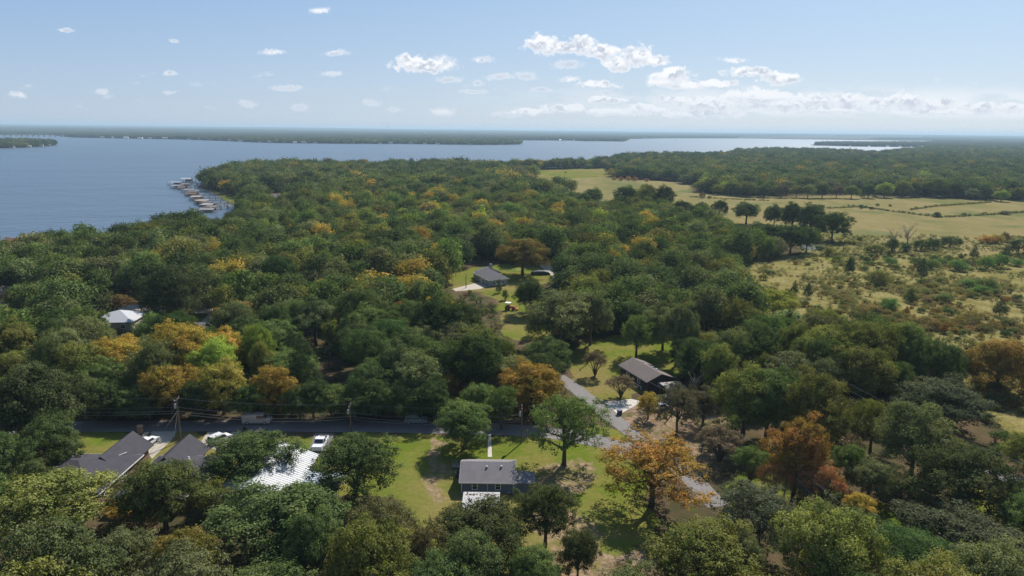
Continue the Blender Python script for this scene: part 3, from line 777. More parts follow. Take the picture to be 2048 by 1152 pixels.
# ------------------------------------------------------------------ trees one can single out: kind, u, v of the foot, v of the top, crown width (photo px), colour, label
HAND = [
 ('airy', 1303, 1012, 868, 214, (.39, .205, .024), 'tall orange autumn tree with open crown standing alone on the corner lawn'),
 ('tall', 930, 897, 796, 132, 'mid', 'broad green tree with visible trunk on the street side of the blue-grey house'),
 ('airy', 1128, 930, 778, 160, 'mid', 'large loose green tree just right of the blue-grey house'),
 ('airy', 1003, 858, 764, 72, 'mid', 'slim green tree across the street behind the garden path'),
 ('oak', 712, 1000, 864, 158, 'oak', 'dense round dark green tree on the lawn between white roof and blue-grey house'),
 ('oak', 502, 972, 863, 158, 'oak', 'round dark green tree overhanging the white metal roof'),
 ('wide', 562, 1120, 962, 258, 'oak', 'very broad dark green oak in front of the white metal roofed house'),
 ('wide', 640, 1190, 1010, 130, 'oak', 'dark green oak at the bottom edge right of the very broad oak'),
 ('tall', 112, 1090, 934, 226, 'olive', 'big olive green tree in front of the left dark roofed house'),
 ('oak', 333, 1058, 914, 160, (.095, .115, .03), 'dark olive tree between the two dark roofed houses'),
 ('tall', 378, 1190, 1048, 130, (.20, .175, .028), 'yellow green tree at the bottom edge left of the broad oak'),
 ('vase', 242, 1045, 1000, 66, 'gold', 'small golden tree under the dark olive tree'),
 ('vase', 425, 1035, 960, 80, (.13, .135, .03), 'small yellowish tree between dark roof and broad oak'),
 ('oak', 262, 1170, 1052, 120, 'grey', 'grey green tree low at the bottom left'),
 ('tall', 92, 905, 716, 176, (.092, .110, .042), 'tall grey green tree at the left edge before the street'),
 ('oak', 112, 955, 822, 118, 'oak', 'dark green tree at the left end of the street'),
 ('oak', 20, 905, 750, 110, 'olive', 'olive tree cut by the left edge of the view'),
 ('oak', 12, 1010, 860, 120, 'oak', 'dark tree at the left edge beside the dark roofed house'),
 ('oak', 60, 1190, 1090, 130, 'brown', 'brownish green tree in the bottom left corner'),
 ('oak', 170, 1200, 1080, 130, (.12, .11, .05), 'dull brownish green tree at the bottom left beside the grey green one'),
 ('oak', 965, 1130, 1004, 200, (.070, .088, .028), 'dark green tree just below the white shed roof'),
 ('tall', 1090, 1095, 957, 122, (.080, .098, .03), 'slender dark green tree with clear trunk right of the white shed roof'),
 ('airy', 770, 1120, 984, 150, (.13, .125, .045), 'dull olive tree at the bottom, left of the white shed roof'),
 ('airy', 850, 1165, 1030, 110, (.15, .13, .05), 'thin yellowish tree at the bottom centre'),
 ('oak', 940, 1200, 1060, 140, 'oak', 'dark green tree at the bottom centre edge'),
 ('oak', 1155, 1160, 1052, 84, (.080, .095, .03), 'small dark green tree at the bottom of the bare lawn'),
 ('oak', 1065, 1200, 1090, 110, 'mid', 'green tree at the bottom edge below the slender tree'),
 ('oak', 1400, 1190, 1044, 214, (.14, .15, .03), 'yellowish green tree at the bottom right of the corner lawn'),
 ('airy', 1512, 1110, 964, 208, (.108, .118, .068), 'silvery grey green tree over the lane at the lower right'),
 ('pine', 1805, 1200, 1058, 172, 'pine', 'round green pine at the bottom right'),
 ('wide', 1915, 1140, 1020, 250, (.080, .090, .046), 'wide dark grey green tree in the lower right corner'),
 ('oak', 2040, 1180, 1080, 140, 'grey', 'grey green tree cut by the bottom right corner'),
 ('pine', 1705, 1130, 1018, 110, (.10, .12, .045), 'thin bare looking pine left of the round pine'),
 ('oak', 1660, 1110, 1010, 120, (.100, .108, .05), 'loose grey green tree between silvery tree and pines'),
 ('tall', 1588, 985, 826, 124, (.35, .19, .028), 'tall golden orange tree beside the transformer pole'),
 ('vase', 1545, 1000, 922, 76, 'rust', 'rusty red small tree left of the transformer pole'),
 ('vase', 1640, 1020, 925, 88, 'rust', 'rusty red small tree right of the transformer pole'),
 ('vase', 1438, 922, 850, 94, 'pink', 'pinkish brown vase shaped tree above the corner lawn'),
 ('vase', 1500, 965, 890, 78, 'mid', 'green vase shaped tree beside the gravel corner'),
 ('oak', 1655, 885, 828, 72, 'grey', 'small round grey green tree behind the golden orange tree'),
 ('airy', 1740, 902, 790, 96, (.16, .17, .03), 'yellow green tree at the middle right'),
 ('wide', 1820, 960, 795, 150, 'grey', 'large grey green tree with dark trunk at the right'),
 ('wide', 1905, 1040, 880, 190, (.072, .088, .030), 'large dark green tree at the right near the side road'),
 ('wide', 1875, 862, 750, 184, (.094, .104, .056), 'wide grey green tree at the edge of the scrub'),
 ('tall', 1692, 972, 880, 74, 'mid', 'thin green tree right of the golden orange tree'),
 ('oak', 1735, 1000, 915, 88, 'grey', 'soft grey green tree below the thin green tree'),
 ('vase', 1715, 1040, 985, 66, 'gold', 'low golden bush like tree above the bare lawn patch'),
 ('vase', 1890, 925, 868, 80, (.17, .17, .035), 'small yellow green tree between the two large right hand trees'),
 ('airy', 1880, 765, 688, 110, (.10, .11, .045), 'leaning open crowned tree at the edge of the scrub'),
 ('oak', 1992, 782, 672, 116, (.28, .19, .035), 'golden orange tree at the right edge of the scrub'),
 ('vase', 1242, 795, 748, 62, 'pink', 'reddish vase shaped tree on the lawn by the brown roofed house'),
 ('airy', 1296, 838, 780, 56, 'gold', 'small orange tree beside the white driveway'),
 ('vase', 1190, 752, 700, 52, 'brown', 'brownish vase shaped tree at the bend of the lane'),
 ('airy', 1272, 716, 622, 78, 'mid', 'open green tree behind the brown roofed house'),
 ('tall', 1325, 700, 594, 84, 'grey', 'grey green tree with tall trunk behind the brown roofed house'),
 ('tall', 1354, 728, 600, 84, 'grey', 'grey green tree with tall trunk right of the brown roofed house'),
 ('oak', 1420, 740, 660, 88, 'olive', 'olive green tree right of the brown roofed house'),
 ('airy', 1352, 872, 762, 96, (.13, .11, .06), 'thin brown green tree over the parked cars by the white driveway'),
 ('airy', 1405, 850, 770, 90, (.115, .105, .06), 'dull brown tree behind the parked cars'),
 ('wide', 1120, 700, 572, 150, 'grey', 'broad grey green tree beside the grassy clearing'),
 ('tall', 1180, 690, 578, 90, 'grey', 'grey green tree between clearing and brown roofed house'),
 ('cedar', 1068, 672, 610, 34, 'cedar', 'narrow dark cedar at the edge of the clearing'),
 ('oak', 1094, 748, 672, 96, 'oak', 'dark green tree hiding the bend of the lane'),
 ('oak', 345, 830, 726, 100, (.31, .215, .024), 'golden tree behind the street left of the utility pole'),
 ('oak', 448, 828, 714, 106, (.27, .24, .035), 'golden green tree behind the street right of the utility pole'),
 ('oak', 548, 828, 728, 88, (.32, .215, .024), 'round golden tree behind the parked van'),
 ('wide', 1062, 825, 716, 128, (.31, .205, .024), 'broad golden tree behind the second utility pole'),
 ('oak', 892, 812, 744, 50, (.30, .20, .035), 'small orange tree behind the slim green tree'),
 ('oak', 925, 770, 690, 60, (.105, .115, .03), 'green tree above the small orange tree'),
 ('pine', 778, 725, 634, 84, 'pine', 'tall bright green pine in the middle of the wood'),
 ('pine', 735, 765, 655, 96, 'pine', 'broad bright green pine below the tall pine'),
 ('pine', 560, 592, 508, 66, (.055, .105, .03), 'dark green pine with domed crown left of centre'),
 ('pine', 496, 602, 538, 40, (.07, .15, .03), 'small bright green pine beside the dark domed one'),
 ('cedar', 590, 752, 662, 60, 'cedar', 'dark pointed cedar in the wood left of the pines'),
 ('cedar', 860, 735, 660, 50, 'cedar', 'dark pointed cedar right of the bright pines'),
 ('cedar', 768, 530, 466, 42, 'cedar', 'dark pointed cedar in the middle wood'),
 ('oak', 805, 608, 548, 66, 'gold', 'golden tree left of the clearing'),
 ('oak', 655, 618, 558, 80, (.28, .21, .035), 'golden brown tree in the left middle wood'),
 ('oak', 478, 668, 598, 84, (.28, .20, .04), 'golden orange tree beside the far concrete driveway'),
 ('oak', 376, 560, 514, 50, 'gold', 'golden tree in the left wood towards the lake'),
 ('oak', 442, 578, 524, 78, (.28, .23, .035), 'golden green tree in the left wood towards the lake'),
 ('oak', 704, 530, 484, 62, 'gold', 'bright golden tree in the middle wood'),
 ('oak', 608, 515, 480, 52, (.36, .18, .026), 'orange topped tree in the middle wood'),
 ('oak', 805, 645, 600, 56, (.26, .20, .03), 'yellowish tree below the golden tree by the clearing'),
 ('wide', 1045, 550, 470, 100, (.19, .145, .032), 'broad golden brown tree standing beside the grey gabled farmhouse'),
 ('oak', 845, 515, 470, 46, (.28, .16, .035), 'orange brown tree left of the grey gabled farmhouse'),
 ('oak', 1060, 628, 555, 66, (.075, .11, .03), 'green tree on the lawn below the grey gabled farmhouse'),
 ('oak', 345, 655, 528, 104, (.060, .082, .034), 'tall dark green tree beside the white hipped roof'),
 ('oak', 235, 626, 585, 62, (.18, .12, .04), 'orange brown tree behind the white hipped roof'),
 ('oak', 30, 520, 472, 62, (.30, .13, .035), 'orange tree near the left edge towards the lake'),
 ('oak', 300, 500, 440, 74, (.155, .16, .03), 'yellow green tree at the lake edge'),
 ('wide', 1545, 640, 574, 98, (.25, .26, .032), 'yellow domed tree at the near edge of the scrub'),
 ('oak', 1436, 585, 548, 44, 'yellow', 'small bright yellow tree left of the scrub'),
 ('oak', 1500, 690, 612, 70, 'olive', 'olive yellow tree below the yellow domed tree'),
 ('oak', 1756, 800, 716, 66, (.19, .20, .03), 'yellow green tree in the right wood below the scrub'),
 ('tall', 1492, 448, 400, 58, 'dark', 'dark upright tree at the near edge of the pasture'),
 ('tall', 1547, 460, 404, 44, 'dark', 'dark tree left of the trio at the edge of the pasture'),
 ('tall', 1583, 468, 401, 54, 'dark', 'left tree of the trio on the pasture edge'),
 ('oak', 1620, 474, 403, 56, 'dark', 'middle tree of the trio on the pasture edge'),
 ('oak', 1663, 482, 421, 66, 'dark', 'round dark tree at the right end of the pasture row'),
 ('oak', 1252, 420, 368, 52, 'dark', 'dark round tree against the pasture arm beyond the wood'),
 ('oak', 1292, 422, 366, 54, 'olive', 'olive tree against the pasture arm beyond the wood'),
 ('tall', 1328, 428, 365, 40, 'dark', 'upright dark tree at the right end of the trees before the pasture arm'),
 ('oak', 1186, 412, 372, 44, 'mid', 'green tree at the left of the trees before the pasture arm'),
 ('oak', 1480, 1180, 1062, 92, 'grey', 'small grey green tree at the lower end of the lane'),
 ('tall', 1362, 446, 396, 50, 'dark', 'dark tree at the left end of the pasture edge row'),
 ('oak', 1402, 446, 402, 46, 'mid', 'green tree second in the pasture edge row'),
 ('tall', 1438, 440, 396, 34, 'dark', 'narrow dark tree third in the pasture edge row'),
 ('wide', 1520, 500, 440, 90, 'dark', 'broad dark tree in front of the pasture edge row'),
 ('oak', 1580, 508, 446, 66, 'dark', 'dark tree at the left of the pasture pond'),
 ('oak', 1612, 505, 450, 50, 'oak', 'dark green tree leaning over the pasture pond'),
 ('oak', 1026, 353, 330, 24, (.33, .13, .035), 'orange red tree at the corner of the far pasture'),
 ('oak', 1008, 352, 331, 30, 'dark', 'dark round tree left of the far orange red tree'),
 ('oak', 1054, 350, 330, 22, 'dark', 'dark round tree right of the far orange red tree'),
 ('oak', 1221, 348, 326, 26, 'dark', 'round dark tree at the back of the far pasture'),
 ('oak', 1404, 384, 358, 36, (.24, .26, .05), 'yellow green round tree at the left end of the far hedge'),
 ('oak', 1432, 386, 360, 34, (.20, .23, .05), 'yellow green tree second along the far hedge'),
 ('oak', 1464, 390, 357, 34, (.21, .23, .05), 'yellow green tree third along the far hedge'),
 ('oak', 1494, 393, 360, 32, (.18, .21, .05), 'green tree fourth along the far hedge'),
 ('oak', 1528, 394, 364, 36, 'mid', 'green round tree fifth along the far hedge'),
 ('oak', 1562, 395, 366, 30, (.13,.12,.05), 'dull brown green sixth tree along the far hedge at the back of the pasture'),
 ('oak', 1592, 395, 368, 28, 'olive', 'olive seventh tree along the far hedge at the back of the pasture'),
 ('oak', 1615, 396, 366, 28, (.18,.21,.05), 'green eighth tree along the far hedge at the back of the pasture'),
 ('oak', 1644, 396, 364, 32, 'dark', 'dark ninth tree along the far hedge at the back of the pasture'),
 ('oak', 1672, 396, 369, 26, 'brown', 'brownish tenth tree along the far hedge at the back of the pasture'),
 ('oak', 1702, 397, 368, 30, (.18,.21,.05), 'green eleventh tree along the far hedge at the back of the pasture'),
 ('oak', 1736, 396, 366, 30, 'dark', 'dark twelfth tree along the far hedge at the back of the pasture'),
 ('oak', 1768, 395, 362, 34, 'lime', 'yellow green thirteenth tree along the far hedge at the back of the pasture'),
 ('oak', 1804, 394, 358, 34, (.18,.21,.05), 'green fourteenth tree along the far hedge at the back of the pasture'),
 ('oak', 1828, 394, 362, 26, 'dark', 'dark fifteenth tree along the far hedge at the back of the pasture'),
 ('wide', 1868, 394, 350, 50, (.17,.21,.05), 'tall domed green sixteenth tree along the far hedge at the back of the pasture'),
 ('oak', 1908, 395, 360, 38, (.085,.12,.03), 'dark green seventeenth tree along the far hedge at the back of the pasture'),
 ('oak', 1945, 396, 362, 34, (.085,.12,.035), 'green eighteenth tree along the far hedge at the back of the pasture'),
 ('oak', 2002, 403, 378, 32, 'lime', 'yellow green nineteenth tree along the far hedge at the back of the pasture'),
 ('oak', 2035, 401, 372, 34, 'olive', 'olive last tree along the far hedge at the back of the pasture'),
]
for k_, u_ in enumerate([190, 232, 272, 300, 392, 498, 600, 628, 668, 712, 752, 796, 842, 868, 960]):
    HAND.append(('oak', u_, 838, 752 + (k_ * 7) % 22, 78, ['oak', 'dark', 'mid'][k_ % 3], '%s tree of the dark row along the far side of the street' % ['first', 'second', 'third', 'fourth', 'fifth', 'sixth', 'seventh', 'eighth', 'ninth', 'tenth', 'eleventh', 'twelfth', 'thirteenth', 'fourteenth', 'last'][k_]))
for h_ in HAND:
    plant_px(h_[0], h_[1], h_[2], h_[3], h_[4], h_[5], h_[6], group='autumn garden trees' if False else None)

# dead trees standing in the hedgerow of the pasture
def dead_tree(u, v, top, label, seed):
    p = px(u, v); H = top_z(u, top, p.y); rs = np.random.RandomState(seed)
    t = thing('dead_tree', label, 'tree', (p.x, p.y, 0))
    w = MB(); r = H * .035
    w.tube([(0, 0, -.3), (.3, 0, H * .3), (0, .2, H * .5)], [r, r * .8, r * .6], 6)
    w.build('trunk', M_DEAD, t)
    b = MB()
    for i in range(9):
        az = i * 2.4; e = (math.cos(az) * H * .34 * rs.uniform(.6, 1), math.sin(az) * H * .34 * rs.uniform(.6, 1), H * rs.uniform(.72, 1.0))
        pth = limb_path(rs, (0, .1, H * rs.uniform(.35, .5)), e, 3, .10); b.tube(pth, [r * .45, r * .3, r * .2, r * .08], 4, cap=False)
        for k in range(3):
            q = np.array(pth[1 + k % 3]); e2 = q + rs.normal(size=3) * H * .10 + np.array([0, 0, H * .08]); b.tube([tuple(q), tuple(e2)], [r * .18, r * .05], 3, cap=False)
    b.build('branches', M_DEAD, t); TREES.append((p.x, p.y, 2))
dead_tree(1812, 500, 448, 'bare dead tree with spreading branches in the pasture hedgerow', 4)
dead_tree(1783, 503, 458, 'bare topped dead tree wrapped in green creeper left of the spreading dead tree', 9)
dead_tree(690, 1130, 1062, 'pale bare twiggy tree at the bottom between the broad oak and the dull olive tree', 21)
dead_tree(1388, 800, 742, 'grey bare tree among the brown trees beyond the parked cars', 22)
dead_tree(1838, 738, 684, 'bare leaning trunk at the edge of the scrub', 23)
dead_tree(1010, 480, 452, 'small bare grey tree in the middle wood', 24)
dead_tree(1668, 1120, 1040, 'fallen looking bare grey tree beside the thin pine', 12)

# ------------------------------------------------------------------ the wood: every tree on a jittered grid, kept out of the open ground
BUILD = [gpoly(q) for q in [
    [(140, 860), (470, 860), (470, 1010), (120, 1010)], [(540, 860), (700, 860), (690, 980), (520, 980)], [(905, 870), (1080, 870), (1090, 1040), (905, 1040)],
    [(1215, 705), (1345, 705), (1360, 815), (1215, 800)], [(930, 525), (1030, 525), (1030, 582), (900, 590)],
    [(195, 612), (290, 612), (290, 665), (190, 665)], [(330, 640), (430, 640), (430, 690), (330, 690)], [(588, 632), (622, 632), (622, 668), (588, 668)], [(530, 384), (570, 384), (574, 424), (530, 424)]]]
def near_line(x, y, pts, w):
    P_ = np.array([tuple(px(*p))[:2] for p in pts]); m = np.zeros(len(x), bool)
    for a, b in zip(P_[:-1], P_[1:]):
        d = b - a; L = (d ** 2).sum(); t = np.clip(((x - a[0]) * d[0] + (y - a[1]) * d[1]) / L, 0, 1)
        m |= np.hypot(x - a[0] - t * d[0], y - a[1] - t * d[1]) < w
    return m
SPARSE = gpoly([(1180, 660), (1440, 640), (1700, 800), (1990, 880), (2060, 1200), (1250, 1200), (1200, 850)])
rs = np.random.RandomState(12)
def grid_pts(cell, dmin, dmax, amax=43):
    n = int(dmax / cell) + 2
    ix, iy = np.meshgrid(np.arange(-n, n), np.arange(0, n)); ix = ix.ravel().astype(float); iy = iy.ravel().astype(float)
    x = (ix + .5 * (iy % 2) + rs.uniform(-.33, .33, ix.shape)) * cell; y = (iy + rs.uniform(-.33, .33, ix.shape)) * cell * .9
    d = np.hypot(x, y); a = np.degrees(np.arctan2(x, y))
    k = (d > dmin) & (d < dmax) & (np.abs(a) < amax)
    return x[k], y[k]
def allowed(x, y, near=True):
    ok = ~in_lake(x, y)
    k_ = np.where(np.hypot(x, y) > 520, 1.0, 0.0)
    wx_, wy_ = x + k_ * (fbm(x, y, 70, 51) - .5) * 60, y + k_ * (fbm(x, y, 70, 52) - .5) * 150
    for q in MEADOW: ok &= ~pip(wx_, wy_, q)
    for q in LAWN + BUILD: ok &= ~pip(x, y, q)
    ok &= ~near_line(x, y, STREET, 5.2) & ~near_line(x, y, LANE, 5.0) & ~near_line(x, y, [(1900, 905), (1985, 942), (2060, 975), (2200, 1030)], 4)
    if near:
        ok &= ~((near_line(x, y, [(190, 612), (290, 616)], 9)))
        ok &= ~near_line(x, y, [(-20, 606), (28, 606)], 8) & ~near_line(x, y, [(1128, 560), (1092, 532)], 6)
    return ok
xa, ya = grid_pts(8.3, 70, 620)
k = allowed(xa, ya); xa, ya = xa[k], ya[k]
k = ~(pip(xa, ya, SPARSE) & (rs.rand(len(xa)) < 0.38)); xa, ya = xa[k], ya[k]
hx = np.array(TREES)
R_a = rs.uniform(4.0, 7.4, len(xa)) * np.where(rs.rand(len(xa)) < .15, .7, 1)
dd = np.hypot(xa[:, None] - hx[None, :, 0], ya[:, None] - hx[None, :, 1]) - 0.72 * hx[None, :, 2] - 0.56 * R_a[:, None]
k = (dd > 0).all(1); xa, ya, R_a = xa[k], ya[k], R_a[k]
# nothing of the fill may stand in front of the open views
VIEW = [[(1490, 548), (1560, 535), (1640, 520), (2048, 520), (2048, 600), (1810, 626), (1730, 604), (1600, 602), (1530, 575)], [(1840, 600), (2048, 590), (2048, 680), (1850, 680)], [(1060, 352), (1210, 344), (1232, 352), (1190, 362), (1120, 361)], [(1180, 378), (1228, 374), (1232, 398), (1190, 398)], [(1190, 362), (1375, 370), (1375, 378), (1300, 366)], [(1925, 745), (2048, 750), (2048, 860), (1985, 840)], [(1330, 396), (1480, 393), (1700, 396), (1560, 404), (1440, 410), (1345, 404)], [(1200, 872), (1440, 872), (1425, 1110), (1195, 1110)], [(905, 872), (1060, 872), (1060, 1010), (905, 1010)], [(160, 846), (1000, 846), (1000, 868), (160, 868)], [(280, 864), (440, 864), (440, 950), (210, 960)], [(1150, 765), (1260, 765), (1320, 880), (1200, 870)],
        [(895, 530), (1105, 530), (1095, 590), (1080, 675), (1015, 675), (1000, 600), (900, 582)], [(195, 610), (285, 610), (275, 650), (200, 650)], [(387, 618), (440, 618), (424, 648), (388, 650)],
        [(330, 352), (385, 352), (475, 410), (450, 428), (400, 428)], [(1245, 718), (1340, 718), (1345, 770), (1250, 760)], [(0, 598), (32, 598), (32, 614), (0, 614)],
        [(1560, 405), (1700, 410), (1700, 500), (1580, 505)], [(560, 880), (650, 880), (650, 960), (560, 960)], [(782, 870), (870, 870), (870, 985), (790, 990)], [(1090, 960), (1240, 900), (1240, 1060), (1130, 1090)],
        [(1400, 880), (1560, 870), (1560, 960), (1440, 960)], [(1990, 935), (2048, 955), (2048, 985), (1990, 965)], [(590, 640), (616, 640), (616, 656), (592, 656)]]
def clear_of_views(x, y, H, R):
    ok = np.ones(len(x), bool)
    for fz, fx in ((1.0, 0), (.8, -.6), (.8, .6), (.5, -.85), (.5, .85), (.55, 0), (0.3, 0)):
        u, v, _ = project(np.stack([x + R * fx, y, H * fz], 1))
        for q in VIEW: ok &= ~pip(u, v, q)
    return ok
H_a = 6.8 + 7.6 * rs.rand(len(xa)) * (R_a / 6) + 4.0 * fbm(xa, ya, 45, 3)
k = clear_of_views(xa, ya, H_a, R_a); xa, ya, R_a, H_a = xa[k], ya[k], R_a[k], H_a[k]

PROB = [('dark', .21), ('oak', .20), ('mid', .14), ('grey', .15), ('olive', .12), ('gold', .060), ('brown', .020), ('lime', .075), ('orange', .008), ('bright', .008)]
def pick_colors(x, y, r):
    names = [p[0] for p in PROB]; cp = np.cumsum([p[1] for p in PROB]); cp = cp / cp[-1]
    w = np.clip(r.rand(len(x)) * .75 + .25 * np.clip((fbm(x, y, 70, 21) - .25) * 2, 0, 1) , 0, .999)
    return [names[i] for i in np.searchsorted(cp, w)]
cols_a = pick_colors(xa, ya, rs)
cols_a = ['olive' if ((c in ('gold', 'orange', 'brown', 'lime') and y < 125) or (c == 'bright' and y < 260)) else c for c, y in zip(cols_a, ya)]
u_a, v_a, z_a = project(np.stack([xa, ya, H_a * .7], 1))
vis = (u_a > -150) & (u_a < 2200) & (v_a < 1330)
order = np.argsort(np.where(vis, np.hypot(xa, ya), 1e9))
n_ind = max(0, 300 - N_TREE[0])
ind = [i for i in order[:n_ind]]
def region(u, v):
    if v > 860: return ('standing before the dark roofed houses' if u < 600 else 'standing at the bottom of the open lawn' if u < 1200 else 'in the mixed garden wood at the lower right')
    if u < 330: return 'in the closed wood behind the left part of the street'
    if u < 720: return 'in the closed wood behind the parked van and the street'
    if u < 1010: return 'in the closed wood between the bright pines and the street'
    if u < 1450: return 'near the lane and the brown roofed house'
    return 'in the right hand wood below the scrub'
KNAME = dict(oak='round crowned', tall='upright', wide='broad crowned', airy='open crowned', cedar='pointed')
for i in ind:
    kd = rs.choice(['oak', 'oak', 'tall', 'wide', 'airy', 'oak', 'cedar'], p=[.25, .2, .2, .16, .08, .08, .03])
    c = cols_a[i] if kd != 'cedar' else 'cedar'
    rg = region(u_a[i], v_a[i])
    R_ = R_a[i] * (.6 if kd == 'cedar' else 1)
    lab = unique_label('%s %s tree' % (CNAME[c], KNAME[kd]), u_a[i], v_a[i]) or '%s %s tree %s' % (CNAME[c], KNAME[kd], rg)
    plant(kd, xa[i], ya[i], H_a[i], R_, tuple(jitter(PAL[c], .16)), lab, group='%s %s trees %s' % (CNAME[c], KNAME[kd], rg))
rest = np.setdiff1d(np.arange(len(xa)), np.array(ind, int))

# the rest of the near wood and everything beyond it: countless trees
def spread(name, x, y, R, H, cols, col_, nk, label, piny=None):
    n = len(x); idx = rs.randint(0, nk, n)
    if piny is not None: idx = np.where(rs.rand(n) < .05, nk, idx)
    haze_tint = np.clip((np.hypot(x, y) - 500) / 900, 0, 1)  # distance haze put into the leaf colour: far crowns darker and bluer
    colr = np.array([(*(np.array(jitter(PAL[c], .17)) * (1 - np.array([.42, .33, .0]) * k_)), 1) for c, k_ in zip(cols, haze_tint)])
    z = hills(x, y) - .1
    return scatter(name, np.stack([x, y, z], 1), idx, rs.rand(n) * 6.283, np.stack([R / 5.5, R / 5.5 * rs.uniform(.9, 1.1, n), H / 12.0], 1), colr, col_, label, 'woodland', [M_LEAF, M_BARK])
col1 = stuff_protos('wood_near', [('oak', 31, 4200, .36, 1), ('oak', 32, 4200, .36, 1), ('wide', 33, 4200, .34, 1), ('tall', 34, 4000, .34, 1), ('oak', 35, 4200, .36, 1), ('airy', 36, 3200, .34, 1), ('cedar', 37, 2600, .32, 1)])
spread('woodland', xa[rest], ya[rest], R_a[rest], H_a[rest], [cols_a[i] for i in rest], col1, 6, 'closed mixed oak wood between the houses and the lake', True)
xb, yb = grid_pts(10.2, 620, 2500)
xc, yc = grid_pts(10.5, 2500, 3800, 41); xb = np.concatenate([xb, xc]); yb = np.concatenate([yb, yc])
k = allowed(xb, yb, False); xb, yb = xb[k], yb[k]
keep = clear_of_views(xb, yb, np.full(len(xb), 12.), np.full(len(xb), 5.)) | (np.hypot(xb, yb) > 1300); xb, yb = xb[keep], yb[keep]
R_b = rs.uniform(4.6, 8.4, len(xb)); H_b = 6.5 + 8.5 * rs.rand(len(xb)) * (R_b / 6.5) + 3.0 * fbm(xb, yb, 80, 7)
col2 = stuff_protos('wood_far', [('oak', 41, 1100, .66, 2), ('oak', 42, 1100, .66, 2), ('wide', 43, 1100, .64, 2), ('tall', 44, 1000, .62, 2), ('cedar', 45, 700, .6, 2)])
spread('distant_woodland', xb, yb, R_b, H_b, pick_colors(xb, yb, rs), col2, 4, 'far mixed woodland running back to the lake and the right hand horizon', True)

# ------------------------------------------------------------------ wooded land to the horizon: a continuous canopy of small crowns
def worley(x, y, s, k=0):
    gx_ = x / s; gy_ = y / s; ix = np.floor(gx_); iy = np.floor(gy_); best = np.full(x.shape, 9.0); hid = np.zeros(x.shape)
    for a in (-1, 0, 1):
        for b in (-1, 0, 1):
            qx = ix + a + .15 + .7 * hash2(ix + a, iy + b, k); qy = iy + b + .15 + .7 * hash2(ix + a, iy + b, k + 1)
            d = (gx_ - qx) ** 2 + (gy_ - qy) ** 2; m = d < best; best = np.where(m, d, best); hid = np.where(m, hash2(ix + a, iy + b, k + 2), hid)
    return np.sqrt(best), hid
cx_, cy_, cF, csh = polar(3700, 58000, lambda r: 0.0024 if r < 8000 else 0.010, -41, 41, 0.085)
cd = np.hypot(cx_, cy_)
islandish = pip(cx_, cy_, HEADLAND) | pip(cx_, cy_, ISLAND) | pip(cx_, cy_, ISLAND2)
land = (~in_lake(cx_, cy_)) & (cd > 3780)
for dx_, dy_ in ((14, 0), (-14, 0), (0, 14), (0, -20)):
    land &= ~in_lake(cx_ + dx_, cy_ + dy_)
d1, id1 = worley(cx_, cy_, 15.0, 60)
hgt = 5.5 + 6.0 * np.sqrt(np.clip(1 - d1 ** 2 * 1.5, 0, 1)) + 7 * (id1 - .4) + 3 * fbm(cx_, cy_, 120, 71)
open_ = (fbm(cx_, cy_, 420, 91, 3) > .70) & (cd > 4200)
hgt = np.where(open_, .4, hgt)
zc = np.where(land, hgt, -4.0) + hills(cx_, cy_)
lf = land.reshape(csh); quad = (lf[:-1, :-1] | lf[1:, :-1] | lf[:-1, 1:] | lf[1:, 1:]).ravel()
cF = cF[quad]
used = np.zeros(len(cx_), bool); used[cF.ravel()] = True; remap = np.cumsum(used) - 1
V = np.stack([cx_, cy_, zc], 1)[used]
me = mesh_from('horizon_woodland', V, remap[cF])
tone = np.stack([id1, fbm(cx_, cy_, 60, 81), open_.astype(float), np.ones(len(cx_))], 1)[used]
a = me.color_attributes.new('tone', 'FLOAT_COLOR', 'POINT'); a.data.foreach_set('color', tone.astype(np.float32).ravel())
m = bpy.data.materials.new('canopy'); m.use_nodes = True
T = NT(m.node_tree); B = T.n['Principled BSDF']
tn = T.node('ShaderNodeAttribute', attribute_name='tone'); sp = T.node('ShaderNodeSeparateColor'); T.l.new(tn.outputs['Color'], sp.inputs[0])
P = T.node('ShaderNodeNewGeometry').outputs['Position']
c = T.mix(sp.outputs[1], (.014, .026, .018), (.030, .042, .026))  # albedo darkened and blued: crown self-shadow and haze put into the colour
c = T.mix(T.ramp(sp.outputs[0], .82, .95), c, (.05, .05, .028))
c = T.mix(T.math('MULTIPLY', T.ramp(T.noise(P, .3, 3, .7), .45, .7), .6), c, (.03, .04, .02))
c = T.mix(sp.outputs[2], c, (.06, .07, .05))
T.l.new(c, B.inputs['Base Color']); B.inputs['Roughness'].default_value = 1.0; B.inputs['Specular IOR Level'].default_value = 0.0
me.materials.append(m)
link('horizon_woodland', me, None, 'wooded land across the lake reaching the horizon', 'woodland', None, 'stuff')

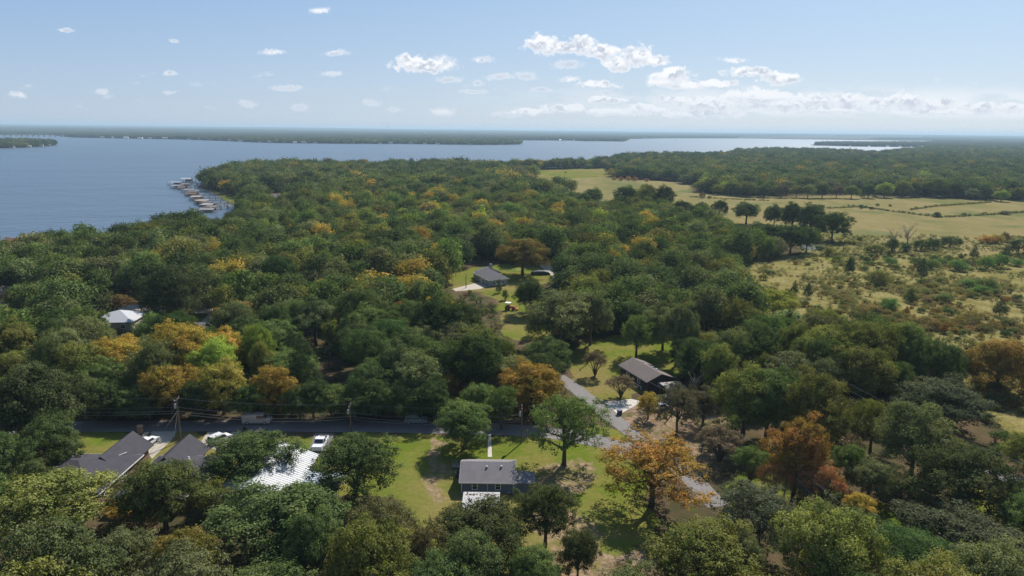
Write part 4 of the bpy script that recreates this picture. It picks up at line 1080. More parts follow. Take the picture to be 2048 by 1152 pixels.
# ------------------------------------------------------------------ shrubs one can count in the pasture, hedgerows and scrub
SHR = [('cedar',1460,548,515,26,'grey'),('cedar',1615,596,563,20,'cedar'),('cedar',1588,590,558,18,'dark'),('shrub',1700,538,510,22,'dark'),('shrub',1657,512,488,22,'olive'),
 ('shrub',1755,572,530,54,'olive'),('shrub',1780,532,508,34,'bright'),('shrub',1733,530,518,14,'bright'),('cedar',1698,546,512,18,'cedar'),('shrub',1830,532,508,34,'mid'),('shrub',1862,538,512,34,'mid'),
 ('cedar',1843,549,514,24,'cedar'),('shrub',1884,530,511,26,'bright'),('shrub',1915,541,512,44,'bright'),('shrub',1972,538,506,34,'bright'),('shrub',2000,534,500,46,'bright'),('shrub',2032,532,512,28,'bright'),
 ('shrub',1775,622,586,46,'bright'),('shrub',1890,606,583,40,'mid'),('shrub',1918,613,598,16,'mid'),('shrub',1938,578,552,40,'bright'),('shrub',1972,580,550,44,'mid'),('shrub',1960,588,564,44,'bright'),
 ('cedar',1820,604,574,28,'dark'),('cedar',1998,632,594,30,'cedar'),('shrub',1750,506,481,44,'olive'),('shrub',1784,504,468,30,'dark'),('shrub',1812,504,478,32,'mid'),('shrub',1842,501,472,36,'dark'),
 ('shrub',1866,499,468,34,'dark'),('shrub',1900,495,465,44,'dark'),('shrub',1975,487,463,36,'orange'),('shrub',1994,486,462,34,'gold'),('shrub',2010,483,457,20,'brown'),('shrub',2036,509,468,46,'dark'),
 ('cedar',1947,517,488,20,'dark'),('cedar',2010,516,490,24,'cedar'),('shrub',1719,483,469,12,'olive'),('shrub',1642,419,404,20,'dark'),('shrub',1630,416,405,12,'dark'),('shrub',1697,413,406,5,'dark'),('shrub',1706,413,406,5,'dark'),
 ('shrub',1722,417,405,13,'dark'),('shrub',1732,416,408,8,'dark'),('shrub',1743,419,410,11,'dark'),('shrub',1755,413,403,8,'mid'),('shrub',1780,413,405,8,'olive'),('shrub',1873,434,419,18,'dark'),('shrub',1806,425,418,8,'olive'),
 ('shrub',1855,431,424,11,'dark'),('shrub',1928,432,422,12,'mid'),('shrub',1963,429,423,6,'dark'),('shrub',1970,426,421,8,'olive'),('shrub',2010,429,417,26,'grey'),('shrub',1888,394,384,14,'bright'),('shrub',1843,395,387,7,'dark'),
 ('shrub',1825,394,388,9,'dark'),('shrub',1748,395,385,10,'mid'),('shrub',1725,394,384,12,'dark'),('shrub',2000,398,378,34,'olive'),('shrub',1404,396,380,13,'brown'),('shrub',1418,397,388,9,'mid'),
 ('shrub',1228,360,350,14,'rust'),('shrub',1242,361,350,14,'rust'),('shrub',1257,361,349,14,'orange'),('shrub',1270,362,350,14,'rust'),('shrub',1294,363,354,12,'rust'),('shrub',1131,346,340,5,'dark'),
 ('shrub',1372,560,530,40,'orange'),('shrub',1345,556,532,36,'orange'),('shrub',1375,522,510,24,'bright'),('shrub',1400,560,536,34,'gold'),('shrub',1320,545,526,30,'orange'),
 ('shrub',490,862,853,9,'cedar'),('shrub',1010,600,572,16,'mid'),('cedar',998,586,556,14,'dark'),('shrub',940,590,575,14,'olive'),('shrub',1088,790,760,22,'olive'),
 ('shrub',1640,500,488,20,'dark'),('shrub',1690,470,462,8,'dark'),('shrub',1708,490,478,8,'olive')]
SNAME = dict(shrub='round shrub', cedar='pointed cedar bush')
def where(u, v):
    if v < 400: return 'at the far edge of the pasture' if u > 1300 else 'in the rust coloured row on the far pasture'
    if v < 440: return 'along the fence line across the pasture'
    if v < 512 and u > 1600: return 'in the hedgerow below the pasture'
    if u < 1100: return 'beside the houses'
    if v < 560: return 'in the upper part of the scrub'
    return 'in the middle of the scrub'
from collections import Counter
cnt = Counter()
for (kd, u, v, tp, w, c) in SHR:
    wh = where(u, v); sz = 'large' if w > 38 else 'small' if w < 16 else 'medium'
    kind_ = 'low cedar bush' if kd == 'cedar' else 'shrub'
    lab = '%s %s %s %s' % (sz, CNAME[c], SNAME[kd], wh)
    if lab in USED: lab = unique_label('%s %s %s' % (sz, CNAME[c], 'shrub' if kd == 'shrub' else 'cedar bush'), u, v) or lab
    t = plant_px(kd, u, v, tp, w, c, lab, cat='shrub', name='cedar_bush' if kd == 'cedar' else 'shrub')
    t['group'] = '%s %s %ss %s' % (sz, CNAME[c], SNAME[kd], wh)
# loose scrub: individual bushes, then countless weeds
rs = np.random.RandomState(8)
SCRUB = gpoly([(1500, 580), (1540, 534), (1640, 520), (1700, 512), (2060, 512), (2070, 860), (1985, 800), (1945, 745), (1840, 690), (1800, 690), (1700, 660), (1600, 640)])
b0 = np.array(SCRUB)
sx = rs.uniform(b0[:, 0].min(), b0[:, 0].max(), 6000); sy = rs.uniform(b0[:, 1].min(), b0[:, 1].max(), 6000)
k = pip(sx, sy, SCRUB) & (vnoise(sx, sy, 18, 4) > .42); sx, sy = sx[k], sy[k]
su, sv, sd = project(np.stack([sx, sy, sx * 0], 1)); k = su < 2060; sx, sy, su, sv = sx[k], sy[k], su[k], sv[k]
n_s = 0
for x, y, u, v in zip(sx, sy, su, sv):
    if n_s >= 190: break
    if any((x - t[0]) ** 2 + (y - t[1]) ** 2 < (t[2] * .8 + 1.2) ** 2 for t in TREES[-300:]): continue
    warm = (v > 600) * .25
    c = rs.choice(['olive', 'brown', 'gold', 'dark', 'orange', 'mid'], p=[.34 - warm * .4, .08, .10 + warm * .5, .20 - warm * .4, .04 + warm * .3, .24])
    kd = 'cedar' if rs.rand() < .22 else 'shrub'
    R = rs.uniform(.9, 2.4) * (1.0 if kd == 'shrub' else .65); H = R * rs.uniform(1.0, 1.5) * (1 if kd == 'shrub' else 2.0)
    wh = 'in the upper scrub' if v < 560 else 'in the middle scrub' if v < 650 else 'in the lower scrub at the right edge'
    cc = tuple(np.array(PAL[c]) * (0.6 if c in ('gold', 'orange') else 1.0))
    lab = unique_label('loose ' + CNAME[c] + ' ' + ('shrub' if kd == 'shrub' else 'cedar bush'), u, v) or '%s %s %s' % (CNAME[c], SNAME[kd], wh)
    t = plant(kd, x, y, H, R, cc, lab, cat='shrub', name='cedar_bush' if kd == 'cedar' else 'shrub'); t['group'] = 'loose ' + CNAME[c] + ' ' + SNAME[kd] + 's ' + wh
    n_s += 1
col3 = stuff_protos('weed', [('shrub', 51, 420, .55, 1), ('shrub', 52, 420, .55, 1), ('vase', 53, 380, .5, 1)])
wx = rs.uniform(60, 420, 46000); wy = rs.uniform(140, 640, 46000)
m_ = np.zeros(len(wx), bool)
for q in MEADOW: m_ |= pip(wx, wy, q)
k = m_ & (wy < 385 + 40 * vnoise(wx, wy, 25, 9)) & (vnoise(wx, wy, 14, 14) + .6 * rs.rand(len(wx)) > .80); wx, wy = wx[k], wy[k]
wc = [rs.choice(['olive', 'brown', 'gold', 'mid', 'orange'], p=[.50, .12, .14, .18, .06]) for _ in wx]
wcol = np.array([(*(np.array(jitter(PAL[c], .2)) * (0.62 if c in ('gold', 'orange') else 1.15) * .45 + np.array([.21, .205, .075]) * .75), 1) for c in wc])
ws = rs.uniform(.08, .22, len(wx))
low_ = np.clip((300 - wy) / 90, 0, 1) * (vnoise(wx, wy, 22, 31) > .38); ws = ws * (1 + 1.0 * low_)
warm_ = np.array([(.20, .135, .028), (.24, .13, .03), (.16, .14, .035), (.11, .11, .03)])[rs.randint(0, 4, len(wx))]; wcol[:, :3] = wcol[:, :3] * (1 - .8 * low_[:, None]) + warm_ * .8 * low_[:, None]
lx = []; 
for pl in ([(1655, 417), (1720, 414), (1790, 424), (1880, 435), (1960, 431), (2060, 424)], [(1640, 486), (1700, 488), (1740, 494)], [(1600, 515), (1660, 512), (1700, 510), (1760, 512)], [(1380, 394), (1450, 398), (1540, 402)], [(1820, 420), (1870, 413), (1980, 405)]):
    for a_, b_ in zip(pl[:-1], pl[1:]):
        a_ = px(*a_); b_ = px(*b_); nn = int((b_ - a_).length / .9)
        for i_ in range(nn): q_ = a_.lerp(b_, i_ / nn); lx.append((q_.x + rs.normal() * .5, q_.y + rs.normal() * .7))
lx = np.array(lx); wx = np.concatenate([wx, lx[:, 0]]); wy = np.concatenate([wy, lx[:, 1]]); ws = np.concatenate([ws, rs.uniform(.12, .28, len(lx))])
wcol = np.vstack([wcol, np.array([(*jitter(PAL['olive'], .2), 1) for _ in lx])])
scatter('weeds', np.stack([wx, wy, wx * 0], 1), rs.randint(0, 3, len(wx)), rs.rand(len(wx)) * 6.28, np.stack([ws, ws, ws * rs.uniform(.35, .75, len(wx))], 1), wcol, col3, 'tall dry weeds and low brush covering the open scrub land', 'brush', [M_LEAF, M_BARK])
ux = rs.uniform(-330, 300, 9000); uy = rs.uniform(70, 420, 9000)
k = (np.abs(ux) < uy * .86 + 10) & allowed(ux, uy); ux, uy = ux[k], uy[k]
uz = rs.uniform(.16, .42, len(ux))
k = clear_of_views(ux, uy, uz * 5, uz * 3); ux, uy, uz = ux[k], uy[k], uz[k]
uc = np.array([(*jitter(PAL[rs.choice(['dark', 'oak', 'mid', 'olive', 'brown', 'grey'])], .2), 1) for _ in ux])
scatter('undergrowth', np.stack([ux, uy, ux * 0], 1), rs.randint(0, 3, len(ux)), rs.rand(len(ux)) * 6.28, np.stack([uz, uz, uz * .8], 1), uc, col3, 'low undergrowth on the floor of the wood', 'undergrowth', [M_LEAF, M_BARK])

# ------------------------------------------------------------------ building materials
M_SH_DARK = mat('charcoal_shingle', (0.055, 0.052, 0.062), 0.9, .15, var=.26, vscale=.8, bump=.6, bscale=6)
M_SH_GREY = mat('grey_shingle', (0.185, 0.172, 0.178), 0.9, .15, var=.24, vscale=.8, bump=.6, bscale=6)
M_SH_BROWN = mat('brown_shingle', (0.150, 0.125, 0.115), 0.9, .15, var=.24, vscale=.8, bump=.6, bscale=6)
M_METAL_W = mat('white_metal_roof', (0.41, 0.42, 0.44), 0.45, .4, var=.06, vscale=.6)
M_METAL_B = mat('pale_blue_metal_roof', (0.36, 0.42, 0.48), 0.45, .4, var=.06, vscale=.6)
M_METAL_OLD = mat('stained_white_metal', (0.40, 0.385, 0.385), 0.55, .3, var=.22, vscale=1.3)
M_SIDING = mat('blue_grey_siding', (0.165, 0.20, 0.26), 0.8, .2, var=.05)
M_SIDING2 = mat('pale_grey_siding', (0.28, 0.31, 0.34), 0.8, .2, var=.05)
M_BRICK = mat('brown_brick', (0.20, 0.125, 0.095), 0.9, .1, var=.2, vscale=2)
M_TRIM = mat('white_trim', (0.78, 0.77, 0.74), 0.6, .3, var=.03)
M_GLASS = mat('window_glass', (0.035, 0.04, 0.05), 0.08, .6, var=.02)
M_WOOD = mat('weathered_wood', (0.25, 0.215, 0.18), 0.9, .1, var=.2, vscale=1.5)
M_RUST = mat('rusty_roof', (0.165, 0.12, 0.10), 0.8, .2, var=.25, vscale=.8)
M_TIN = mat('grey_tin_roof', (0.27, 0.255, 0.25), 0.6, .3, var=.15, vscale=.5)
M_STEEL = mat('galvanised_steel', (0.42, 0.43, 0.45), 0.5, .5, var=.06)
M_CREO = mat('creosote_pole', (0.16, 0.115, 0.08), 0.9, .1, var=.2, vscale=2)
M_CABLE = mat('cable', (0.22, 0.22, 0.22), 0.6, .3, var=.02)
M_BLACK = mat('black_rubber', (0.02, 0.02, 0.022), 0.8, .2, var=.02)
M_BEIGE = mat('beige_wall', (0.42, 0.37, 0.30), 0.85, .15, var=.08)

def gable_roof(L, W, e, r, oh, th=.16):
    """ridge along local x"""
    a = L / 2 + oh; b = W / 2 + oh; e2 = e - (r - e) * oh / (W / 2)
    pr = [(-b, e2), (0, r), (b, e2), (b, e2 - th), (0, r - th), (-b, e2 - th)]
    vs = [(-a, y, z) for y, z in pr] + [(a, y, z) for y, z in pr]
    fs = [(0, 1, 7, 6), (1, 2, 8, 7), (2, 3, 9, 8), (3, 4, 10, 9), (4, 5, 11, 10), (5, 0, 6, 11), (0, 5, 4, 1), (1, 4, 3, 2), (6, 7, 10, 11), (7, 8, 9, 10)]
    return MB().add(vs, fs)
def hip_roof(L, W, e, r, oh, inset=None, th=.18):
    a = L / 2 + oh; b = W / 2 + oh; i_ = (W / 2 if inset is None else inset); q = max(L / 2 - i_, 0.02)
    e -= .05
    vs = [(-a, -b, e), (a, -b, e), (a, b, e), (-a, b, e), (-q, 0, r), (q, 0, r), (-a, -b, e - th), (a, -b, e - th), (a, b, e - th), (-a, b, e - th)]
    fs = [(0, 1, 5, 4), (1, 2, 5), (2, 3, 4, 5), (3, 0, 4), (0, 6, 7, 1), (1, 7, 8, 2), (2, 8, 9, 3), (3, 9, 6, 0), (9, 8, 7, 6)]
    return MB().add(vs, fs)
def gable_walls(L, W, e, r):
    a, b = L / 2, W / 2; pr = [(-b, 0), (-b, e - .02), (0, r - .22), (b, e - .02), (b, 0)]
    vs = [(-a, y, z) for y, z in pr] + [(a, y, z) for y, z in pr]
    return MB().add(vs, [(0, 1, 6, 5), (3, 4, 9, 8), (4, 3, 2, 1, 0), (5, 6, 7, 8, 9), (1, 2, 7, 6), (2, 3, 8, 7), (0, 5, 9, 4)])
def window(parent, c, rz, w, h, frame=M_TRIM):
    """c = centre on the wall; the wall's outside looks along local -y turned by rz"""
    f = MB(); t = .12
    def place(mb, cx, cz, sx_, sy_, sz_, off):
        mb.box((c[0] + math.cos(rz) * cx + math.sin(rz) * off, c[1] + math.sin(rz) * cx - math.cos(rz) * off, c[2] + cz), (sx_, sy_, sz_), rz)
    for sx_ in (-1, 1): place(f, sx_ * (w / 2 - t / 2), 0, t, .08, h, .03)
    for sz_ in (-1, 1): place(f, 0, sz_ * (h / 2 - t / 2), w - 2 * t, .08, t, .03)
    place(f, 0, 0, w - 2 * t, .05, .05, .03)
    o = f.build('window', frame, parent)
    g = MB(); place(g, 0, 0, w - 2 * t, .03, h - 2 * t, .01); g.build('pane', M_GLASS, o)
    return o
def house(name, label, cx, cy, rz, L, W, e, r, roof_m, wall_m, style='gable', oh=.4, wins=(), vents=(), chim=None, door=None, trim=True, cat='house', group=None, inset=None):
    t = thing(name, label, cat, (cx, cy, 0), rz, group)
    (gable_walls(L, W, e, r) if style == 'gable' else MB().box((0, 0, (e - .2) / 2), (L, W, e - .2))).build('wall', wall_m, t)
    ro = (gable_roof(L, W, e, r, oh) if style == 'gable' else hip_roof(L, W, e, r, oh, inset)).build('roof', roof_m, t)
    if trim:
        f = MB(); e2 = (e - (r - e) * oh / (W / 2)) if style == 'gable' else e - .05
        for s in (-1, 1): f.box((0, s * (W / 2 + oh + .012), e2 - .10), (L + 2 * oh, .02, .20))
        if style != 'gable':
            for s in (-1, 1): f.box((s * (L / 2 + oh + .012), 0, e2 - .10), (.02, W + 2 * oh, .20))
        else:
            for sx_ in (-1, 1):
                for s in (-1, 1):
                    x_ = sx_ * (L / 2 + oh + .014); y0 = s * (W / 2 + oh)
                    f.add([(x_ - .012, y0, e2 - .2), (x_ + .012, y0, e2 - .2), (x_ + .012, 0, r - .2), (x_ - .012, 0, r - .2), (x_ - .012, y0, e2), (x_ + .012, y0, e2), (x_ + .012, 0, r), (x_ - .012, 0, r)],
                          [(0, 1, 2, 3), (4, 7, 6, 5), (0, 4, 5, 1), (1, 5, 6, 2), (2, 6, 7, 3), (3, 7, 4, 0)])
            for sx_ in (-1, 1):
                for s in (-1, 1): f.box((sx_ * (L / 2 + .01), s * (W / 2 + .01), e / 2 - .1), (.14, .14, e - .2))
        f.build('trim', M_TRIM, t)
    for (side, p_, z_, w_, h_) in wins:
        if side == 'f': window(t, (p_, -W / 2, z_), 0, w_, h_)
        if side == 'b': window(t, (p_, W / 2, z_), math.pi, w_, h_)
        if side == 'r': window(t, (L / 2, p_, z_), math.pi / 2, w_, h_)
        if side == 'l': window(t, (-L / 2, p_, z_), -math.pi / 2, w_, h_)
    for (x_, y_) in vents:
        z_ = r - (r - e) * abs(y_) / (W / 2)
        MB().box((x_, y_, z_ + .10), (.34, .34, .36), 0, 0, .8).build('roof_vent', M_STEEL, ro)
    if chim:
        MB().box((chim[0], chim[1], chim[2] / 2), (.9, .7, chim[2])).box((chim[0], chim[1], chim[2] + .08), (1.1, .9, .16)).box((chim[0], chim[1], chim[2] + .3), (.4, .4, .3)).build('chimney', wall_m, t)
    if door:
        dd_ = MB().box((door[0], -W / 2 - .03, 1.0), (.95, .08, 2.0)); o = dd_.build('door', M_TRIM, t)
        MB().box((door[0] + .35, -W / 2 - .09, 1.0), (.08, .06, .08)).build('handle', M_STEEL, o)
    return t
def steps(parent, n=3): pass

# blue-grey house with grey shingle roof on the open lawn
pA = px(920, 964, 2.3); pB = px(1030, 964, 2.3)
BW = pB.x - pA.x - .5
bx_, by_ = (pA.x + pB.x) / 2, pA.y + 4.2
hb_ = house('cottage', 'blue grey sided cottage with grey gabled roof on the open lawn', bx_, by_, -.008, BW, 7.6, 2.35, 3.95, M_SH_GREY, M_SIDING,
            wins=[('f', -BW * .5 + 2.25, 1.35, 1.0, 1.3), ('f', BW * .5 - 2.6, 1.35, 1.0, 1.3), ('r', -1, 1.4, .9, 1.1), ('l', 1, 1.4, .9, 1.1)], vents=[(-.2, -1.2), (2.3, -1.1)])
MB().box((0.02, -3.84, 1.08), (.10, .05, 2.1)).build('corner_board', M_TRIM, hb_)
for x_ in (-2.6, 1.9, 3.6): MB().box((x_, -3.83, .22), (.38, .04, .16)).build('foundation_vent', M_TRIM, hb_)
MB().add([(BW / 2 + .42, -3.9, 2.02), (BW / 2 + 3.7, -3.9, 1.96), (BW / 2 + 3.7, -.2, 2.30), (BW / 2 + .42, -.2, 2.36), (BW / 2 + .42, -3.9, 1.88), (BW / 2 + 3.7, -3.9, 1.82), (BW / 2 + 3.7, -.2, 2.16), (BW / 2 + .42, -.2, 2.22)],
         [(0, 1, 2, 3), (7, 6, 5, 4), (0, 4, 5, 1), (1, 5, 6, 2), (2, 6, 7, 3), (3, 7, 4, 0)]).build('side_roof', M_SH_GREY, hb_)
MB().box((BW / 2 + 1.8, -2.0, .92), (3.5, 3.2, 1.84)).build('side_room', M_SIDING, hb_)
if False: MB().box((-.6, 3.9 + .55, 2.62), (5.2, 1.3, .14)).box((-2.9, 4.9, 1.27), (.12, .12, 2.54)).box((1.8, 4.9, 1.27), (.12, .12, 2.54)).build('porch_roof', M_TIN, hb_)
# stained metal shed roof in front of it
q0 = px(927, 984, 2.0); q1 = px(1000, 984, 2.0)
t = thing('shed', 'open shed with stained white ribbed metal roof in front of the cottage', 'shed', ((q0.x + q1.x) / 2, q0.y - 2.4, 0))
w_ = q1.x - q0.x; m_ = MB(); nr = 22
for i in range(nr):
    x0 = -w_ / 2 + w_ * i / nr; x1 = -w_ / 2 + w_ * (i + 1) / nr; zz = .03 * (i % 2)
    m_.add([(x0, -2.5, 1.62 + zz), (x1, -2.5, 1.62 + zz), (x1, 2.4, 2.02 + zz), (x0, 2.4, 2.02 + zz), (x0, -2.5, 1.58 + zz), (x1, -2.5, 1.58 + zz), (x1, 2.4, 1.98 + zz), (x0, 2.4, 1.98 + zz)],
           [(0, 1, 2, 3), (7, 6, 5, 4), (0, 4, 5, 1), (2, 6, 7, 3), (1, 5, 6, 2), (3, 7, 4, 0)])
m_.build('roof', M_METAL_OLD, t)
for sx_ in (-1, 1):
    for sy_ in (-1, 1): MB().box((sx_ * (w_ / 2 - .2), sy_ * 2.1, .78 if sy_ < 0 else .95), (.12, .12, 1.56 if sy_ < 0 else 1.9)).build('post', M_WOOD, t)
MB().box((-w_ / 2 + .8, 0, .5), (1.2, 2.6, 1.0)).build('lumber_stack', M_WOOD, t)
lp = MB(); rr = random.Random(5)
for i in range(60):
    x_ = rr.uniform(-w_ * .42, w_ * .42); y_ = rr.uniform(-1, 2.2) if rr.random() < .4 else 1.7 + rr.gauss(0, .15)
    lp.box((x_, y_, 1.86 + (y_ - 0) * .08 + .03), (rr.uniform(.1, .35), rr.uniform(.05, .15), .04), rr.uniform(0, 3))
lp.build('leaf_debris', mat('dead_leaves', (.12, .08, .05), .9, .1, var=.3), t)
# ramp handrail and unit beside the cottage
p = px(905, 935); q = px(922, 935)
t = thing('ramp', 'grey wooden entrance ramp with handrail at the left side of the cottage', 'ramp', (p.x + 1.2, p.y, 0))
MB().box((0, 0, .28), (2.6, 1.2, .12)).build('deck', M_WOOD, t)
for sy_ in (-.58, .58):
    m_ = MB(); m_.box((0, sy_, 1.15), (2.6, .07, .07))
    for k in range(4): m_.box((-1.25 + k * .83, sy_, .58), (.08, .08, 1.1))
    m_.build('handrail', M_TIN, t)
p = px(916, 953); t = thing('boxed_unit', 'dark blue grey boxed unit in place of a car hood beside the cottage wall', 'boxed unit', (p.x, p.y, 0))  # taken for a car hood, made up here as a boxed unit
MB().box((0, 0, .45), (.9, .9, .8)).build('casing', mat('dark_case', (.09, .11, .16), .6), t); MB().tube([(0, 0, .86), (0, 0, .9)], .36, 14).build('top_disc', M_BLACK, t)

# two charcoal roofed houses by the street
h2 = house('house', 'left brick house with charcoal shingle roof and pale driveway', -72.9, 104.6, 0, 13.2, 15.0, 2.7, 5.6, M_SH_DARK, M_BRICK, style='hip', oh=.5, inset=6.0, vents=[(-3.2, 4.2), (-1.8, 4.4), (3.3, -3.0)], wins=[('r', 2, 1.5, 1.4, 1.2), ('r', -3, 1.5, 1.4, 1.2), ('f', -2, 1.5, 1.6, 1.3), ('f', 3, 1.5, 1.6, 1.3)])
rf = gable_roof(9.5, 6.4, 2.6, 4.95, .45); rf2 = MB(); c_, s_ = math.cos(math.pi / 2), math.sin(math.pi / 2)
rf2.add([(x * c_ - y * s_ + 2.75, x * s_ + y * c_ + 7.6, z) for x, y, z in rf.V], rf.F); rf2.build('garage_roof', M_SH_DARK, h2)
gw = gable_walls(8.8, 6.0, 2.6, 4.9); gw2 = MB(); gw2.add([(x * c_ - y * s_ + 2.75, x * s_ + y * c_ + 7.5, z) for x, y, z in gw.V], gw.F); gw2.build('garage_wall', M_BRICK, h2)
rp = MB(); rp.tube([(3.1, 3.0, 3.9), (4.9, 6.6, 3.75)], .05, 5); rp.build('roof_pipe', M_TRIM, h2)
h3 = house('house', 'right brick house with charcoal shingle roof beside the silver car', -57.2, 105.0, 0, 10.4, 13.6, 2.7, 5.2, M_SH_DARK, M_BRICK, style='hip', oh=.5, inset=4.6, vents=[(-3.0, 4.3), (-1.6, 4.9), (.8, 4.8), (2.0, 2.5)], wins=[('r', 2, 1.5, 1.4, 1.2), ('r', -3, 1.5, 1.4, 1.2), ('f', -2, 1.5, 1.6, 1.3)])
rf = gable_roof(8.5, 6.2, 2.6, 5.0, .45); rf2 = MB(); rf2.add([(x * c_ - y * s_ - 1.9, x * s_ + y * c_ + 6.6, z) for x, y, z in rf.V], rf.F); rf2.build('garage_roof', M_SH_DARK, h3)
gw = gable_walls(7.8, 5.8, 2.6, 4.95); gw2 = MB(); gw2.add([(x * c_ - y * s_ - 1.9, x * s_ + y * c_ + 6.5, z) for x, y, z in gw.V], gw.F); gw2.build('garage_wall', M_BRICK, h3)
# white metal roofed house, ridge along y, with raised seams
h4 = house('house', 'house with bright white standing seam metal roof half hidden by the round dark tree', -41.2, 105.6, math.pi / 2, 15.0, 12.0, 2.7, 5.0, M_METAL_W, M_BEIGE, oh=.5, wins=[('l', 2, 1.4, 1.4, 1.2), ('l', -2, 1.4, 1.4, 1.2)], trim=True)
sm = MB()
for i in range(26):
    x_ = -7.7 + i * 15.4 / 25
    for s in (-1, 1):
        y0, z0, y1, z1 = s * 6.48, 2.54, s * .05, 5.02
        sm.add([(x_ - .03, y0, z0 + .03), (x_ + .03, y0, z0 + .03), (x_ + .03, y1, z1), (x_ - .03, y1, z1), (x_ - .03, y0, z0 - .02), (x_ + .03, y0, z0 - .02), (x_ + .03, y1, z1 - .05), (x_ - .03, y1, z1 - .05)],
               [(0, 1, 2, 3), (0, 4, 5, 1), (1, 5, 6, 2), (3, 2, 6, 7), (0, 3, 7, 4)])
sm.build('roof_seams', M_METAL_W, h4)
t = thing('carport', 'carport with pale blue metal roof joined to the white roofed house', 'carport', (-31.6, 103.2, 0))
m_ = MB(); m_.add([(-2.9, -4, 2.75), (3.3, -4, 2.35), (3.3, 4, 2.35), (-2.9, 4, 2.75), (-2.9, -4, 2.65), (3.3, -4, 2.25), (3.3, 4, 2.25), (-2.9, 4, 2.65)], [(0, 1, 2, 3), (7, 6, 5, 4), (0, 4, 5, 1), (1, 5, 6, 2), (2, 6, 7, 3), (3, 7, 4, 0)])
for i in range(13):
    y_ = -3.9 + i * .65; m_.add([(-2.9, y_ - .03, 2.80), (3.3, y_ - .03, 2.40), (3.3, y_ + .03, 2.40), (-2.9, y_ + .03, 2.80), (-2.9, y_ - .03, 2.75), (3.3, y_ - .03, 2.35)], [(0, 1, 2, 3), (0, 4, 5, 1)])
m_.build('roof', M_METAL_B, t)
for sx_ in (-2.7, 3.0):
    for sy_ in (-3.8, 3.8): MB().box((sx_, sy_, 1.15), (.14, .14, 2.3)).build('post', M_TRIM, t)

def roof_quad(c4, z):
    P4 = [px(u, v, z) for u, v in c4]; c = sum(P4, Vector()) / 4
    ax = ((P4[1] - P4[0]) + (P4[2] - P4[3])) / 2; wy = ((P4[3] - P4[0]).length + (P4[2] - P4[1]).length) / 2
    return c.x, c.y, math.atan2(ax.y, ax.x), ax.length, wy
# brown roofed house by the lane: corners left, near, right, far at eave level; long side from left to near
cx0, cy0, rz0, L0, W0 = roof_quad([(1250, 733), (1308, 771), (1337, 749), (1279, 719)], 2.6)
h5 = house('house', 'dark walled house with brown shingle gable roof beside the lane', cx0, cy0, rz0, L0 - .8, W0 - .8, 2.7, 4.1, M_SH_BROWN, mat('dark_wall', (.07, .055, .05), .9), oh=.5, trim=False,
           wins=[('f', -2.5, 1.4, 1.2, 1.1), ('f', 2.5, 1.4, 1.2, 1.1), ('r', 0, 1.4, 1.2, 1.1)], vents=[(-3.2, 1.0), (0.8, 1.2), (2.2, 1.4), (2.8, 1.2)])
p = px(1254, 752)
t = thing('patio_umbrella', 'large white and grey patio umbrella on the deck beside the brown roof', 'umbrella', (p.x, p.y, 0))
MB().tube([(0, 0, 0), (0, 0, 2.9)], .04, 6).build('pole', M_STEEL, t)
for k in range(8):
    a0, a1 = k * math.pi / 4, (k + 1) * math.pi / 4; R_ = 1.75
    MB().add([(R_ * math.cos(a0), R_ * math.sin(a0), 2.2), (R_ * math.cos(a1), R_ * math.sin(a1), 2.2), (0, 0, 2.95), (R_ * math.cos(a0), R_ * math.sin(a0), 2.16), (R_ * math.cos(a1), R_ * math.sin(a1), 2.16), (0, 0, 2.9)],
             [(0, 1, 2), (5, 4, 3), (0, 3, 4, 1), (1, 4, 5, 2), (2, 5, 3, 0)]).build('canopy_panel', mat('umbrella_light', (.55, .55, .62), .8) if k % 2 else mat('umbrella_grey', (.30, .31, .38), .8), t)
p = px(1262, 764); t = thing('deck', 'dark timber deck with pale handrail in front of the brown roofed house', 'deck', (p.x, p.y, 0), rz0)
MB().box((2.2, .4, .22), (8.0, 3.0, .16)).build('floor', mat('dark_deck', (.07, .06, .055), .9), t)
m_ = MB().box((2.2, -1.05, 1.1), (8.0, .08, .08))
for k in range(6): m_.box((-1.7 + k * 1.55, -1.05, .62), (.07, .07, 1.0))
m_.build('handrail', M_TRIM, t)
p = px(1290, 775); t = thing('patio_umbrella', 'small pale patio umbrella at the near corner of the brown roofed house', 'umbrella', (p.x, p.y, 0))
MB().tube([(0, 0, 0), (0, 0, 2.3)], .04, 6).build('pole', M_STEEL, t)
MB().add([(1.2 * math.cos(k * 1.0472), 1.2 * math.sin(k * 1.0472), 1.8) for k in range(6)] + [(0, 0, 2.35), (0, 0, 2.25)], [(k, (k + 1) % 6, 6) for k in range(6)] + [((k + 1) % 6, k, 7) for k in range(6)]).build('canopy', mat('umbrella_light', (.55, .55, .62), .8), t)
cx0, cy0, rz1, L1, W1 = roof_quad([(1322, 768), (1340, 782), (1376, 775), (1356, 762)], 2.4)
t = thing('carport', 'flat pale metal carport right of the brown roofed house', 'carport', (cx0, cy0, 0), rz1)
m_ = MB().box((0, 0, 2.4), (max(L1, 5), max(W1, 5), .12))
for k in range(9): m_.box((-max(L1, 5) / 2 + .3 + k * (max(L1, 5) - .6) / 8, 0, 2.48), (.05, max(W1, 5), .04))
m_.build('roof', M_TIN, t)
for sx_ in (-1, 1):
    for sy_ in (-1, 1): MB().box((sx_ * (max(L1, 5) / 2 - .2), sy_ * (max(W1, 5) / 2 - .2), 1.17), (.12, .12, 2.34)).build('post', M_WOOD, t)
